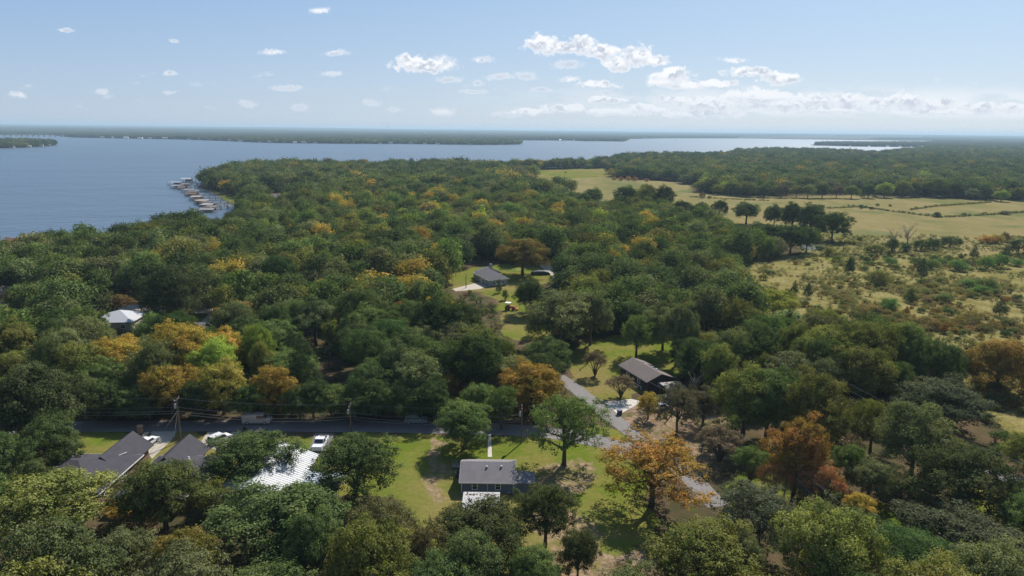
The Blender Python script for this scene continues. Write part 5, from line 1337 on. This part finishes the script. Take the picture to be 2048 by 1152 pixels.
# grey gabled farmhouse in the clearing
cx0, cy0, rz1, L1, W1 = roof_quad([(953, 549), (982, 561), (1013, 557), (980, 541)], 2.6)
h6 = house('farmhouse', 'pale grey house with grey roof and chimney in the grassy clearing', cx0, cy0, rz1, L1 - .5, W1 - .5, 2.7, 5.4, M_SH_GREY, M_SIDING2, style='hip', oh=.5, inset=3.0,
           wins=[('f', -3, 1.4, 1.4, 1.2), ('f', 2, 1.4, 1.4, 1.2), ('r', -2, 1.4, 1.6, 1.2), ('r', 2, 1.4, 1.2, 1.2)], chim=(-L1 / 2 + 3, 2.0, 6.4), door=(-.5,))
rf = hip_roof(7.5, 8.0, 2.6, 4.7, .4, 3.2); wl = MB().box((0, 0, 1.2), (7.0, 7.4, 2.4))
for mb_, nm, mm in ((rf, 'wing_roof', M_SH_GREY), (wl, 'wing_wall', M_SIDING2)):
    o = MB(); o.add([(x - L1 / 2 - 1.2, y + 2.6, z) for x, y, z in mb_.V], mb_.F); o.build(nm, mm, h6)
p = px(951, 557); t = thing('screen_porch', 'white framed screen porch at the left corner of the grey farmhouse', 'porch', (p.x, p.y, 0), rz1)
m_ = MB()
for x_ in (-1.9, -.6, .7, 2.0): m_.box((x_, 0, 1.15), (.14, .14, 2.3))
m_.box((0, 0, 2.35), (4.1, .16, .16)).box((0, 0, .12), (4.1, .16, .16)); m_.build('frame', M_TRIM, t)
MB().box((0, .06, 1.2), (3.9, .03, 2.2)).build('screen', M_GLASS, t)
# white hipped roof in the left wood, and roofs showing through the trees
cA = px(241, 634, 3.0); house('house', 'house with shining white hipped roof among the trees at the left', cA.x, cA.y, .1, 11.2, 11.2, 3.0, 5.3, M_METAL_W, M_BEIGE, style='hip', oh=.5, trim=False, wins=[('f', -3, 1.5, 1.5, 1.2), ('f', 3, 1.5, 1.5, 1.2)])
cA = px(374, 654, 3.0); house('house', 'slate grey roofed house below the far concrete driveway', cA.x, cA.y, .05, 10.5, 7.0, 2.8, 4.4, M_SH_GREY, M_BEIGE, oh=.4, trim=False, wins=[('f', -3, 1.5, 1.4, 1.2), ('f', 3, 1.5, 1.4, 1.2)])
cA = px(604, 645, 3.0); house('house', 'small pale roofed house glimpsed in the middle of the left wood', cA.x, cA.y, -.6, 7, 6, 2.7, 4.6, M_TIN, M_BEIGE, oh=.4, trim=False, wins=[('f', 0, 1.5, 1.4, 1.2)])
cA = px(551, 399, 3.0); house('house', 'tall pale grey house between trees behind the boathouses', cA.x, cA.y, .1, 12, 11, 4.6, 7.4, M_SH_GREY, M_SIDING2, oh=.4, trim=False, wins=[('f', -3, 3.8, 1.6, 1.4), ('f', 3, 3.8, 1.6, 1.4), ('f', -3, 1.4, 1.6, 1.4), ('f', 3, 1.4, 1.6, 1.4)])
cA = px(14, 583, 3.0); house('house', 'brown walled house at the left edge beyond the back road', cA.x, cA.y, .1, 12, 8, 3.0, 5.0, M_SH_BROWN, M_BRICK, oh=.4, trim=False, wins=[('f', -3, 1.5, 1.4, 1.2), ('f', 3, 1.5, 1.4, 1.2)])
cA = px(28, 655, 3.0); house('house', 'grey roofed house glimpsed in the wood at the left edge', cA.x, cA.y, .1, 11, 8, 2.8, 4.8, M_TIN, M_BEIGE, oh=.4, trim=False, wins=[('f', 0, 1.5, 1.4, 1.2)])

# ------------------------------------------------------------------ vehicles
def vehicle(name, label, u, v, heading, kind, paint, L=4.8, Wd=1.9, group=None, cat=None):
    p = px(u, v)
    t = thing(name, label, cat or {'suv': 'car', 'pickup': 'pickup truck', 'van': 'van', 'sedan': 'car'}[kind], (p.x, p.y, .045), heading, group)
    h = dict(suv=1.75, pickup=1.85, van=2.1, sedan=1.45)[kind]; g = .32; a = L / 2
    prof = dict(suv=[(-a, g), (-a, h * .55), (-a * .93, h * .60), (-a * .82, h), (a * .20, h), (a * .46, h * .62), (a * .92, h * .52), (a, h * .38), (a, g)],
                pickup=[(-a, g), (-a, h * .58), (-a * .22, h * .58), (-a * .20, h), (a * .25, h), (a * .45, h * .62), (a * .93, h * .56), (a, h * .42), (a, g)],
                van=[(-a, g), (-a, h * .92), (-a * .95, h), (a * .52, h), (a * .74, h * .58), (a * .95, h * .48), (a, h * .36), (a, g)],
                sedan=[(-a, g), (-a, h * .52), (-a * .62, h * .62), (-a * .42, h), (a * .12, h), (a * .42, h * .62), (a * .93, h * .50), (a, g)])[kind]
    P_ = mat('paint_' + '_'.join('%02d' % int(c * 99) for c in paint), paint, .3, .5, var=.02)
    n = len(prof); w = Wd / 2
    def wy(z): return w * (1 - .14 * max(0, (z / h - .58) / .42))
    vs = [(x, -wy(z), z) for x, z in prof] + [(x, wy(z), z) for x, z in prof]
    body = MB().add(vs, [tuple(range(n)), tuple(range(2 * n - 1, n - 1, -1))] + [(i, n + i, n + (i + 1) % n, (i + 1) % n) for i in range(n)])
    b = body.build('body', P_, t)
    # side glass, windscreen, rear glass
    zl, zh = h * .62, h * .92
    x0, x1 = dict(suv=(-a * .82, a * .24), pickup=(-a * .16, a * .26), van=(a * .05, a * .58), sedan=(-a * .44, a * .14))[kind]
    for s in (-1, 1):
        MB().add([(x0, s * (wy(zl) + .012), zl), (x1 + .18 * a, s * (wy(zl) + .012), zl), (x1, s * (wy(zh) + .012), zh), (x0 + .04, s * (wy(zh) + .012), zh)], [(0, 1, 2, 3) if s < 0 else (3, 2, 1, 0)]).build('side_window', M_GLASS, t)
    fr = dict(suv=(4, 5), pickup=(4, 5), van=(3, 4), sedan=(4, 5))[kind]
    def slab(i, j, nm):
        (xa_, za_), (xb_, zb_) = prof[i], prof[j]; d = Vector((zb_ - za_, 0, -(xb_ - xa_))).normalized() * (-.012)
        if d.z < 0: d = -d
        k0, k1 = .12, .9
        c = [(xa_ + (xb_ - xa_) * k, za_ + (zb_ - za_) * k) for k in (k0, k1)]
        MB().add([(c[0][0] + d.x, -wy(c[0][1]) * .86, c[0][1] + d.z), (c[0][0] + d.x, wy(c[0][1]) * .86, c[0][1] + d.z), (c[1][0] + d.x, wy(c[1][1]) * .86, c[1][1] + d.z), (c[1][0] + d.x, -wy(c[1][1]) * .86, c[1][1] + d.z)], [(0, 1, 2, 3)]).build(nm, M_GLASS, t)
    slab(fr[0], fr[1], 'windscreen')
    if kind == 'suv': slab(2, 3, 'rear_window')
    if kind == 'sedan': slab(2, 3, 'rear_window')
    if kind == 'pickup': MB().box((-a * .60, 0, h * .585), (a * .72, Wd * .82, .02)).build('load_bed', M_BLACK, t)
    if kind in ('van', 'suv'):
        m_ = MB()
        for s in (-1, 1): m_.tube([(-a * .7, s * w * .72, h + .08), (a * .15, s * w * .72, h + .08)], .03, 4)
        if kind == 'van':
            for k in range(4): m_.tube([(-a * .7 + k * a * .28, -w * .8, h + .12), (-a * .7 + k * a * .28, w * .8, h + .12)], .03, 4)
        m_.build('roof_rack', M_STEEL, t)
    for sx_ in (-.62, .62):
        for s in (-1, 1):
            wh = MB().tube([(a * sx_, s * (w - .18), .34), (a * sx_, s * (w + .03), .34)], .35, 14).build('wheel', M_BLACK, t)
            MB().tube([(a * sx_, s * (w + .02), .34), (a * sx_, s * (w + .045), .34)], .20, 10).build('rim', M_STEEL, wh)
    for s in (-1, 1):
        MB().box((a - .01, s * w * .72, h * .40), (.06, .32, .16)).build('headlight', M_TRIM, t)
        MB().box((-a + .01, s * w * .82, h * .48), (.06, .2, .3)).build('tail_light', mat('tail_red', (.35, .02, .02), .4), t)
    return t
R90 = math.pi / 2
vehicle('van', 'tan grey work van with roof rack parked across the street', 515, 846, 0.02, 'van', (.42, .38, .35), 5.7, 2.0)
vehicle('parked_car', 'silver car parked on the driveway between the charcoal roofs', 440, 884, R90 - .55, 'suv', (.62, .62, .62), 4.7, 1.9)
vehicle('pickup_truck', 'white pickup truck facing the viewer beside the white roofed house', 641, 893, -R90 + .0, 'pickup', (.66, .67, .70), 5.2, 1.95)
vehicle('parked_car', 'blue grey car parked in shade across the street left of the tall green tree', 832, 845, 0.02, 'suv', (.22, .26, .32), 4.7, 1.9)
vehicle('parked_car', 'white low car parked in shade behind the tall green tree', 898, 848, 0.02, 'sedan', (.62, .66, .74), 4.6, 1.85)
vehicle('parked_car', 'white car half hidden behind the left charcoal roof', 297, 889, R90 - .2, 'sedan', (.7, .7, .7), 4.5, 1.8)
vehicle('parked_car', 'bluish silver car on the gravel at the end of the white driveway', 1322, 818, .5, 'sedan', (.36, .42, .58), 4.6, 1.85)
vehicle('parked_car', 'blue car under the bare brown trees right of the white driveway', 1346, 806, .4, 'suv', (.30, .36, .52), 4.7, 1.9)
vehicle('van', 'white van parked at the near wall of the grey farmhouse', 990, 571, .15, 'van', (.74, .74, .74), 5.6, 2.0)

# tractor on the lawn below the farmhouse
p = px(1020, 620); t = thing('tractor', 'orange tractor with white canopy standing on the grass clearing', 'tractor', (p.x, p.y, 0), -.3)
M_OR = mat('tractor_orange', (.55, .15, .05), .5)
MB().box((.9, 0, 1.15), (1.7, .8, .7), 0, 0, .92).build('hood', M_OR, t); MB().box((-.7, 0, .95), (1.5, 1.0, .5)).build('chassis', M_BLACK, t)
MB().box((-.9, 0, 1.45), (.6, .6, .5)).build('seat', M_BLACK, t); MB().box((-.7, 0, 2.55), (1.9, 1.6, .12)).build('canopy', M_TRIM, t)
for sx_ in (-1.4, .1):
    for s in (-.6, .6): MB().box((sx_, s, 1.8), (.07, .07, 1.5)).build('canopy_post', M_OR, t)
for (x_, r_) in ((-.8, .8), (1.3, .5)):
    for s in (-1, 1):
        wh = MB().tube([(x_, s * .6, r_), (x_, s * .95, r_)], r_, 14).build('wheel', M_BLACK, t); MB().tube([(x_, s * .94, r_), (x_, s * .97, r_)], r_ * .5, 10).build('rim', M_OR, wh)
MB().box((2.6, 0, .5), (.5, 1.9, .7)).box((2.0, .5, .7), (1.2, .1, .14)).box((2.0, -.5, .7), (1.2, .1, .14)).build('front_bucket', M_OR, t)
p = px(1081, 549); t = thing('covered_trailer', 'low trailer under a dark tarpaulin beside the golden brown tree', 'trailer', (p.x, p.y, 0), .1)
m_ = MB()
prof = [(-4.2, .25), (-3.6, 1.2), (-1.2, 1.7), (1.6, 1.6), (3.6, 1.1), (4.2, .25)]
m_.add([(x, -1.3, z) for x, z in prof] + [(x, 1.3, z) for x, z in prof], [tuple(range(6)), tuple(range(11, 5, -1))] + [(i, 6 + i, 6 + (i + 1) % 6, (i + 1) % 6) for i in range(6)]); m_.build('tarpaulin', mat('tarp', (.05, .055, .07), .6), t)
for s in (-1, 1): MB().tube([(0, s * 1.25, .32), (0, s * 1.45, .32)], .32, 12).build('wheel', M_BLACK, t)

# brick mailbox, bins
p = px(281, 866); t = thing('brick_mailbox', 'pale brick mailbox pillar at the mouth of the left driveway', 'mailbox', (p.x, p.y, 0))
MB().box((0, 0, .75), (.85, .7, 1.5)).box((0, 0, 1.55), (1.0, .85, .12)).build('pillar', mat('pale_brick', (.42, .27, .19), .9, var=.15), t); MB().box((0, .36, 1.15), (.3, .06, .3)).build('letter_door', M_STEEL, t)
p = px(1239, 829); t = thing('wheeled_bin', 'dark blue wheeled rubbish bin at the end of the white driveway', 'bin', (p.x, p.y, 0), .4)
MB().box((0, 0, .52), (.75, .75, .95), 0, 0, 1.15).build('bin_body', mat('bin_blue', (.035, .045, .085), .5), t); MB().box((0, .03, 1.04), (.92, .95, .09)).build('lid', mat('bin_lid', (.05, .06, .11), .5), t)
for s in (-1, 1): MB().tube([(s * .28, .40, .12), (s * .36, .40, .12)], .13, 8).build('wheel', M_BLACK, t)

# ------------------------------------------------------------------ utility poles and lines
POLES = {}
def pole(key, u, v, top, label, arm=True, tx=True, armrot=R90):
    p = px(u, v); H = top_z(u, top, p.y); t = thing('utility_pole', label, 'utility pole', (p.x, p.y, 0), 0)
    MB().tube([(0, 0, -.2), (0, 0, H)], [.17, .11], 8).build('pole', M_CREO, t)
    if arm:
        MB().box((0, .14, H - .45), (.12, .10, .12)).box((0, 0, H - .35), (2.0, .10, .12), armrot).build('crossarm', M_CREO, t)
        for s in (-.9, 0, .9): MB().tube([(s * math.cos(armrot), s * math.sin(armrot), H - .28), (s * math.cos(armrot), s * math.sin(armrot), H - .05)], .05, 6).build('insulator', M_TRIM, t)
    if tx:
        MB().tube([(-.36, -.1, H - 2.1), (-.36, -.1, H - 1.2)], .22, 10).tube([(-.36, -.1, H - 1.2), (-.36, -.1, H - 1.05)], [.16, .08], 8).build('transformer', M_STEEL, t)
    POLES[key] = (p.x, p.y, H); return t
pole('A', 362, 882, 796, 'wooden utility pole with transformer and guy wires beside the left driveway')
pole('B', 702, 864, 808, 'wooden utility pole with transformer at the street above the round dark tree')
pole('C', 1043, 886, 812, 'thin dark utility pole on the lawn beside the cottage')
pole('D', 932, 576, 546, 'dark utility pole on the lawn in front of the grey farmhouse', tx=False)
pole('E', 1569, 988, 914, 'dark utility pole with transformer inside the golden orange tree')
pole('F', 1175, 728, 690, 'small utility pole beside the brownish vase shaped tree', tx=False)
pole('G', 1686, 505, 481, 'bare wooden pole in the pasture corner by the pond', arm=False, tx=False)
pole('H', 9, 610, 572, 'utility pole with transformers at the left edge by the back road')
pole('I', 1343, 830, 786, 'dark pole among the brown trees by the parked cars', tx=False)
def wire(a, b, sag, label, r=.022, n=14, m=None):
    a = Vector(a); b = Vector(b); pts = []
    for i in range(n + 1):
        t_ = i / n; q = a.lerp(b, t_); q.z -= sag * 4 * t_ * (1 - t_); pts.append(q)
    o = link('power_line', MB().tube(pts, r, 4).mesh('power_line', [m or M_CABLE]), None, label, 'power line', 'overhead lines along the street'); return o
A, B_, C_, E_, F_, I_ = (POLES[k] for k in 'ABCEFI')
L_ = (A[0] - 62, A[1] + 2, A[2]); Rr = (C_[0] + 40, C_[1] + 1, C_[2])
for nm, s0, s1 in (('left of the pole by the left driveway', L_, A), ('between the left and middle poles', A, B_), ('between the middle pole and the cottage pole', B_, C_)):
    for dz, hn in ((0.0, 'top'), (-1.9, 'upper middle'), (-2.7, 'lower middle'), (-3.2, 'lowest')):
        wire((s0[0], s0[1], s0[2] + dz), (s1[0], s1[1], s1[2] + dz), .7 + .1 * abs(dz), '%s overhead wire %s' % (hn, nm), r=.02 if dz > -2 else .032)
wire(F_, I_, .8, 'overhead wire along the lane between the two small poles', .03)
wire(I_, E_, 1.0, 'overhead wire from the pole by the parked cars to the golden orange tree', .03)
e2 = px(1760, 1062, 7); wire(E_, e2, .6, 'overhead wire running right from the transformer in the orange tree', .03)
wire((E_[0], E_[1], E_[2] - 1.5), (e2.x - 3, e2.y, 5.6), .6, 'lower overhead wire running right from the transformer pole', .03)
for dv, hn in ((0, 'top'), (26, 'middle'), (48, 'lower')):
    wire(px(1700, 768 + dv * .5, 8.5), px(2120, 956 + dv, 8.5 - dv * .02), .8, '%s overhead wire crossing the right hand wood' % hn, .03)
gy = MB(); 
for k, (du, dv) in enumerate(((-32, -24), (-14, -6))):
    g0 = px(362 + du, 882 + dv); a0 = Vector(A); a0.z -= 2.6
    t = thing('guy_wire', ('left' if k == 0 else 'right') + ' striped guy wire of the pole by the left driveway', 'guy wire', (g0.x, g0.y, 0))
    a1 = a0 - g0; MB().tube([(0, 0, 0), tuple(a1)], .018, 4).build('cable', M_CABLE, t)
    m_ = MB()
    for j in range(14):
        f0 = .04 + j * .068; m_.tube([tuple(a1 * f0), tuple(a1 * (f0 + .034))], .04, 5)
    m_.build('marker_sleeve', M_TRIM, t)

# ------------------------------------------------------------------ fences
def fence(label, pts, step, h=1.2, m=M_WOOD, rails=3):
    P_ = [px(*q) for q in pts]; t = thing('fence', label, 'fence', tuple(P_[0])); o0 = P_[0]
    for a, b in zip(P_[:-1], P_[1:]):
        n = min(40, max(1, int((b - a).length / step)))
        for i in range(n):
            q = a.lerp(b, i / n) - o0; MB().box((q.x, q.y, h / 2), (.12, .12, h)).build('post', m, t)
        w = MB()
        for k in range(rails): w.tube([tuple(a - o0 + Vector((0, 0, h * (k + 1) / (rails + .3)))), tuple(b - o0 + Vector((0, 0, h * (k + 1) / (rails + .3))))], .015, 3, cap=False)
        w.build('wire', M_STEEL, t)
fence('post and wire fence behind the grey farmhouse', [(985, 540), (1030, 543), (1050, 541)], 3.0)
fence('weedy wire fence across the grass clearing', [(1012, 632), (1060, 626), (1110, 619)], 2.6)
fence('post and wire fence across the middle of the pasture', [(1655, 417), (1720, 414), (1790, 424), (1880, 435), (1960, 431), (2060, 424)], 9)
fence('post and wire fence below the pasture by the pond', [(1640, 486), (1700, 488), (1740, 494)], 5)
fence('post and wire fence between scrub and pasture', [(1600, 515), (1660, 512), (1700, 510), (1760, 512)], 5)

# small pond with debris in the pasture corner
pd = gpoly([(1606, 490), (1618, 487), (1640, 489), (1652, 495), (1640, 501), (1616, 501), (1604, 497)])
me = mesh_from('pond', [(x, y, .03) for x, y in pd], [tuple(range(len(pd)))], [mat('pond_water', (.16, .18, .20), .15, .5)]); link('pond', me, kind='structure')
rr = random.Random(3); ORD0 = ['first', 'second', 'third', 'fourth', 'fifth', 'sixth', 'seventh', 'eighth', 'ninth']
for i in range(9):
    p = px(1602 + i * 5.6, rr.uniform(488, 501)); t = thing('scrap_pile', '%s pale pile of scrap boards from the left at the pasture pond' % ORD0[i], 'scrap', (p.x, p.y, 0), rr.uniform(0, 3), 'scrap boards at the pond')
    m_ = MB()
    for k in range(5): m_.box((rr.uniform(-.8, .8), rr.uniform(-.8, .8), .15 + .08 * k), (rr.uniform(.8, 2.4), .3, .06), rr.uniform(0, 3))
    m_.build('boards', rr.choice([M_TIN, M_METAL_OLD, M_WOOD]), t)

# ------------------------------------------------------------------ boathouses and piers
WZ = -.5
BH = [(371, 365, 18, 9, 'gable', M_METAL_W, 'white gabled boathouse standing apart furthest out'), (348, 371.5, 22, 7, 'flat', M_METAL_W, 'open white framed boat shelter at the far left end'),
      (367, 374.6, 15, 5.5, 'flat', M_WOOD, 'low timber boat slip roof between the white boathouses and the rust brown one'), (381, 389.6, 17, 5.5, 'flat', M_TIN, 'grey low boathouse just beyond the red brown hipped one'),
      (391, 398.4, 17, 5.5, 'gable', M_WOOD, 'brown gabled boathouse just beyond the grey flat roof on posts'), (404, 408.2, 17, 5, 'flat', M_TIN, 'grey flat boathouse just before the weathered timber roofed one'),
      (415, 415.2, 17, 5.5, 'gable', M_TIN, 'small grey gabled boathouse close to the shore'), (419, 421.5, 17, 5, 'flat', M_WOOD, 'brown flat slip roof innermost in the row'),
      (348.5, 377.5, 15, 6.5, 'flat', M_METAL_W, 'low white boathouse below the open white shelter'), (362, 380, 13, 7, 'gable', M_RUST, 'small rust brown boathouse beside the low white one'),
      (374, 386, 20, 6, 'flat', M_TIN, 'dark flat boathouse with grey roof third from the outer end'), (380, 393, 20, 7.5, 'gable', M_RUST, 'red brown hipped boathouse in the middle of the row'),
      (389, 402, 19, 8, 'flat', M_TIN, 'grey flat roofed boathouse on tall posts'), (395, 406, 11, 6, 'gable', M_RUST, 'narrow rusty boathouse behind the grey flat roof'),
      (399.5, 410, 19, 7.5, 'flat', M_WOOD, 'weathered timber roofed boathouse'), (409, 413, 18, 5.5, 'flat', M_RUST, 'reddish flat boathouse near the shore end'),
      (409.5, 417.5, 19, 6, 'flat', mat('pale_tin', (.34, .34, .35), .6), 'pale flat boathouse second from the near end'), (412, 425, 25, 7, 'gable', M_TIN, 'pale hipped boathouse nearest the viewer')]
for (u, v, w, hpx, st, rm, lab) in BH:
    p = px(u, v, WZ); dep = p.y * math.cos(PITCH) + (CAM_H - WZ) * math.sin(PITCH); k = dep / FPX
    Wm = w * k * 1.12; Hm = max(3.2, hpx * k); D = 6.5
    t = thing('boathouse', lab, 'boathouse', (p.x, p.y + D / 2, WZ))
    e = Hm - (1.1 if st == 'gable' else .1)
    if st == 'gable': gable_roof(Wm, D, e, Hm, .3).build('roof', rm, t)
    else: MB().box((0, 0, Hm - .08), (Wm + .5, D + .5, .16)).build('roof', rm, t)
    for i in range(3):
        for s in (-1, 1): MB().box(((i - 1) * (Wm / 2 - .2), s * (D / 2 - .2), (e - .1) / 2 - .5), (.25, .25, e + .9)).build('post', M_WOOD, t)
    MB().box((0, 0, .85), (Wm, D, .18)).build('deck', M_WOOD, t)
    if hpx > 5.2: MB().box((Wm * .1, D / 2 - .35, 1.6 + (e - 2.3) / 4), (Wm * .7, .12, max(1.0, (e - 1.4) * .8))).build('shade_wall', M_WOOD if rm != M_METAL_W else M_SIDING2, t)  # rear board added to stand for the dark shade under the roof
PIERS = [((380, 365), (391, 365)), ((360, 371), (395, 370)), ((382, 377), (398, 377)), ((390, 385), (422, 383.5)), ((398, 390.5), (432, 389.5)), ((407, 396.5), (443, 396)), ((408, 401.3), (444, 400.5)),
         ((410, 407), (457, 405.8)), ((419, 411.3), (465, 411)), ((425, 415.5), (470, 413.5)), ((428, 420), (455, 418))]
order_n = ['first', 'second', 'third', 'fourth', 'fifth', 'sixth', 'seventh', 'eighth', 'ninth', 'tenth', 'eleventh']
for i, (a, b) in enumerate(PIERS):
    a = px(*a, WZ); b = px(*b, WZ); d = (b - a); L = d.length; rz = math.atan2(d.y, d.x)
    t = thing('pier', '%s timber pier from the outer end of the boathouse row' % order_n[i], 'pier', tuple(a), rz)
    MB().box((L / 2, 0, 1.0), (L, 2.4, .16)).build('walkway', M_WOOD, t)
    n = max(2, int(L / 4.5))
    for k in range(n + 1):
        for s in (-.7, .7): MB().box((L * k / n, s * 1.5, .6), (.34, .34, 3.4)).build('post', M_WOOD, t)
P_ = dock_shore
t = thing('seawall', 'low pale seawall along the shore behind the piers', 'wall', (0, 0, 0))
w = MB()
for a, b in zip(P_[:-1], P_[1:]):
    w.tube([(a[0], a[1], -.3), (b[0], b[1], -.3)], .7, 4)
w.build('wall_blocks', M_CONC, t)

# ------------------------------------------------------------------ things across the lake
def far_house(u, v, w, lab, grp, m, z=0.0):
    p = px(u, v, 0); L = w; e = L * .25
    t = thing('lakeside_house', lab, 'house', (p.x, p.y, 0), rnd.uniform(-.5, .5), grp)
    gable_walls(L, L * .6, e, e * 1.7).build('wall', m, t); gable_roof(L, L * .6, e, e * 1.7, .5).build('roof', rnd.choice([M_TIN, M_METAL_W, M_SH_GREY, M_METAL_W]), t)
rr = random.Random(41)
pts = [(u, v) for u, v in [(150, 274.4), (178, 275.0), (205, 276.0), (228, 276.3), (252, 277), (281, 277.5), (300, 277.8), (330, 278.3), (352, 278.6), (377, 279.4), (400, 279.9), (416, 280.3), (440, 281), (462, 282), (481, 283.2), (520, 284.6), (541, 285.2), (570, 285.8), (590, 286.1), (608, 286.3),
       (630, 286.4), (655, 286.6), (690, 286.9), (705, 287.1), (722, 287.1), (740, 287.1), (760, 287.3), (781, 287.3), (801, 287.2), (822, 287.6), (850, 288.0), (875, 288.3), (905, 288.6), (940, 288.9), (975, 289.2), (1000, 288.9), (1060, 280.4), (1090, 280.6), (1120, 280.8), (1150, 281.2), (1175, 282), (1200, 282.2), (1225, 282.5), (1270, 277.4)]]
SIDE = ['towards the bridge', 'left of the mast', 'below the mast', 'right of the mast', 'in the far bay']
ORD = ['first', 'second', 'third', 'fourth', 'fifth', 'sixth', 'seventh', 'eighth', 'ninth', 'tenth', 'eleventh', 'twelfth', 'thirteenth', 'fourteenth', 'fifteenth', 'sixteenth', 'seventeenth', 'eighteenth', 'nineteenth', 'twentieth']
nth = Counter()
for u, v in pts:
    k = 0 if u < 240 else 1 if u < 620 else 2 if u < 860 else 3 if u < 1045 else 4; s = SIDE[k]
    far_house(u, v + .05, rr.uniform(13, 24), '%s small pale lakeside house from the left on the far shore %s' % (ORD[nth[k]], s), 'houses on the far shore ' + s, rr.choice([M_TRIM, M_BEIGE, M_SIDING2, M_TRIM])); nth[k] += 1
for k, (u, v) in enumerate([(25, 295.6), (58, 294.2), (82, 292.6), (97, 291.2)]): far_house(u, v, rr.uniform(9, 14), '%s pale house from the left at the water of the left headland' % ORD[k], 'houses on the left headland', M_BEIGE)
for k, (u, v) in enumerate([(1700, 292.7), (1738, 293.3), (1775, 293.8), (1800, 293.9), (1822, 294), (1845, 293.9), (1880, 292)]): far_house(u, v, rr.uniform(8, 15), '%s pale house from the left on the low wooded point in the glittering water' % ORD[k], 'houses on the right hand point', M_TRIM)
# bridge
a = px(-120, 271.4); b = px(128, 273.6); d = b - a; L = d.length
t = thing('road_bridge', 'long low road bridge over the lake at the far left', 'bridge', tuple(a), math.atan2(d.y, d.x))
MB().box((L / 2, 0, 9), (L, 12, 2.2)).build('bridge_deck', M_CONC, t)
for k in range(22): MB().box((L * (k + .5) / 22, 0, 3.3), (5.5, 9, 9)).build('pier', M_CONC, t)
# mast and water tower
p = px(775, 270); H = top_z(775, 245.5, p.y); t = thing('radio_mast', 'tall thin lattice radio mast on the horizon', 'mast', (p.x, p.y, 0))
m_ = MB(); r_ = 1.8
for k in range(3):
    an = k * 2.094; m_.tube([(r_ * math.cos(an), r_ * math.sin(an), 0), (r_ * math.cos(an), r_ * math.sin(an), H)], .55, 4)
for i in range(24):
    z0 = H * i / 24; z1 = H * (i + 1) / 24
    for k in range(3): a0 = k * 2.094; a1 = (k + 1) * 2.094; m_.tube([(r_ * math.cos(a0), r_ * math.sin(a0), z0), (r_ * math.cos(a1), r_ * math.sin(a1), z1)], .25, 3, cap=False)
m_.build('lattice', M_STEEL, t)
m_ = MB()
for k in range(3):
    for f in (.45, .9): an = k * 2.094; m_.tube([(H * .5 * math.cos(an), H * .5 * math.sin(an), 0), (0, 0, H * f)], .12, 3)
m_.build('guy_cables', M_STEEL, t)
p = px(851, 272); H = top_z(851, 264, p.y); t = thing('water_tower', 'pale water tower above the trees across the lake', 'water tower', (p.x, p.y, 0))
m_ = MB(); R_ = 9; m_.tube([(0, 0, H - 13), (0, 0, H - 11), (0, 0, H - 6), (0, 0, H - 2), (0, 0, H)], [2, R_ * .7, R_, R_ * .75, 1.5], 16); m_.build('tank', M_TRIM, t)
m_ = MB()
for k in range(6): an = k * 1.047; m_.tube([(8 * math.cos(an), 8 * math.sin(an), 0), (6.5 * math.cos(an), 6.5 * math.sin(an), H - 9)], .8, 6)
m_.build('legs', M_TRIM, t)

# ------------------------------------------------------------------ haze: even air round the whole scene, under the sky
hb = MB().box((0, 29000, 57.0), (130000, 62000, 124))
hz = hb.build('haze', [], kind='stuff')
hz['label'] = 'thin pale blue air over the lake and the far woods'; hz['category'] = 'haze'
hm = bpy.data.materials.new('haze'); hm.use_nodes = True
T = NT(hm.node_tree); T.n.clear()
o_ = T.node('ShaderNodeOutputMaterial'); pv = T.node('ShaderNodeVolumePrincipled')
pv.inputs['Color'].default_value = (0.54, 0.73, 0.89, 1); pv.inputs['Density'].default_value = 0.000085
pv.inputs['Anisotropy'].default_value = 0.15
T.l.new(pv.outputs[0], o_.inputs['Volume'])
hz.data.materials.clear(); hz.data.materials.append(hm)
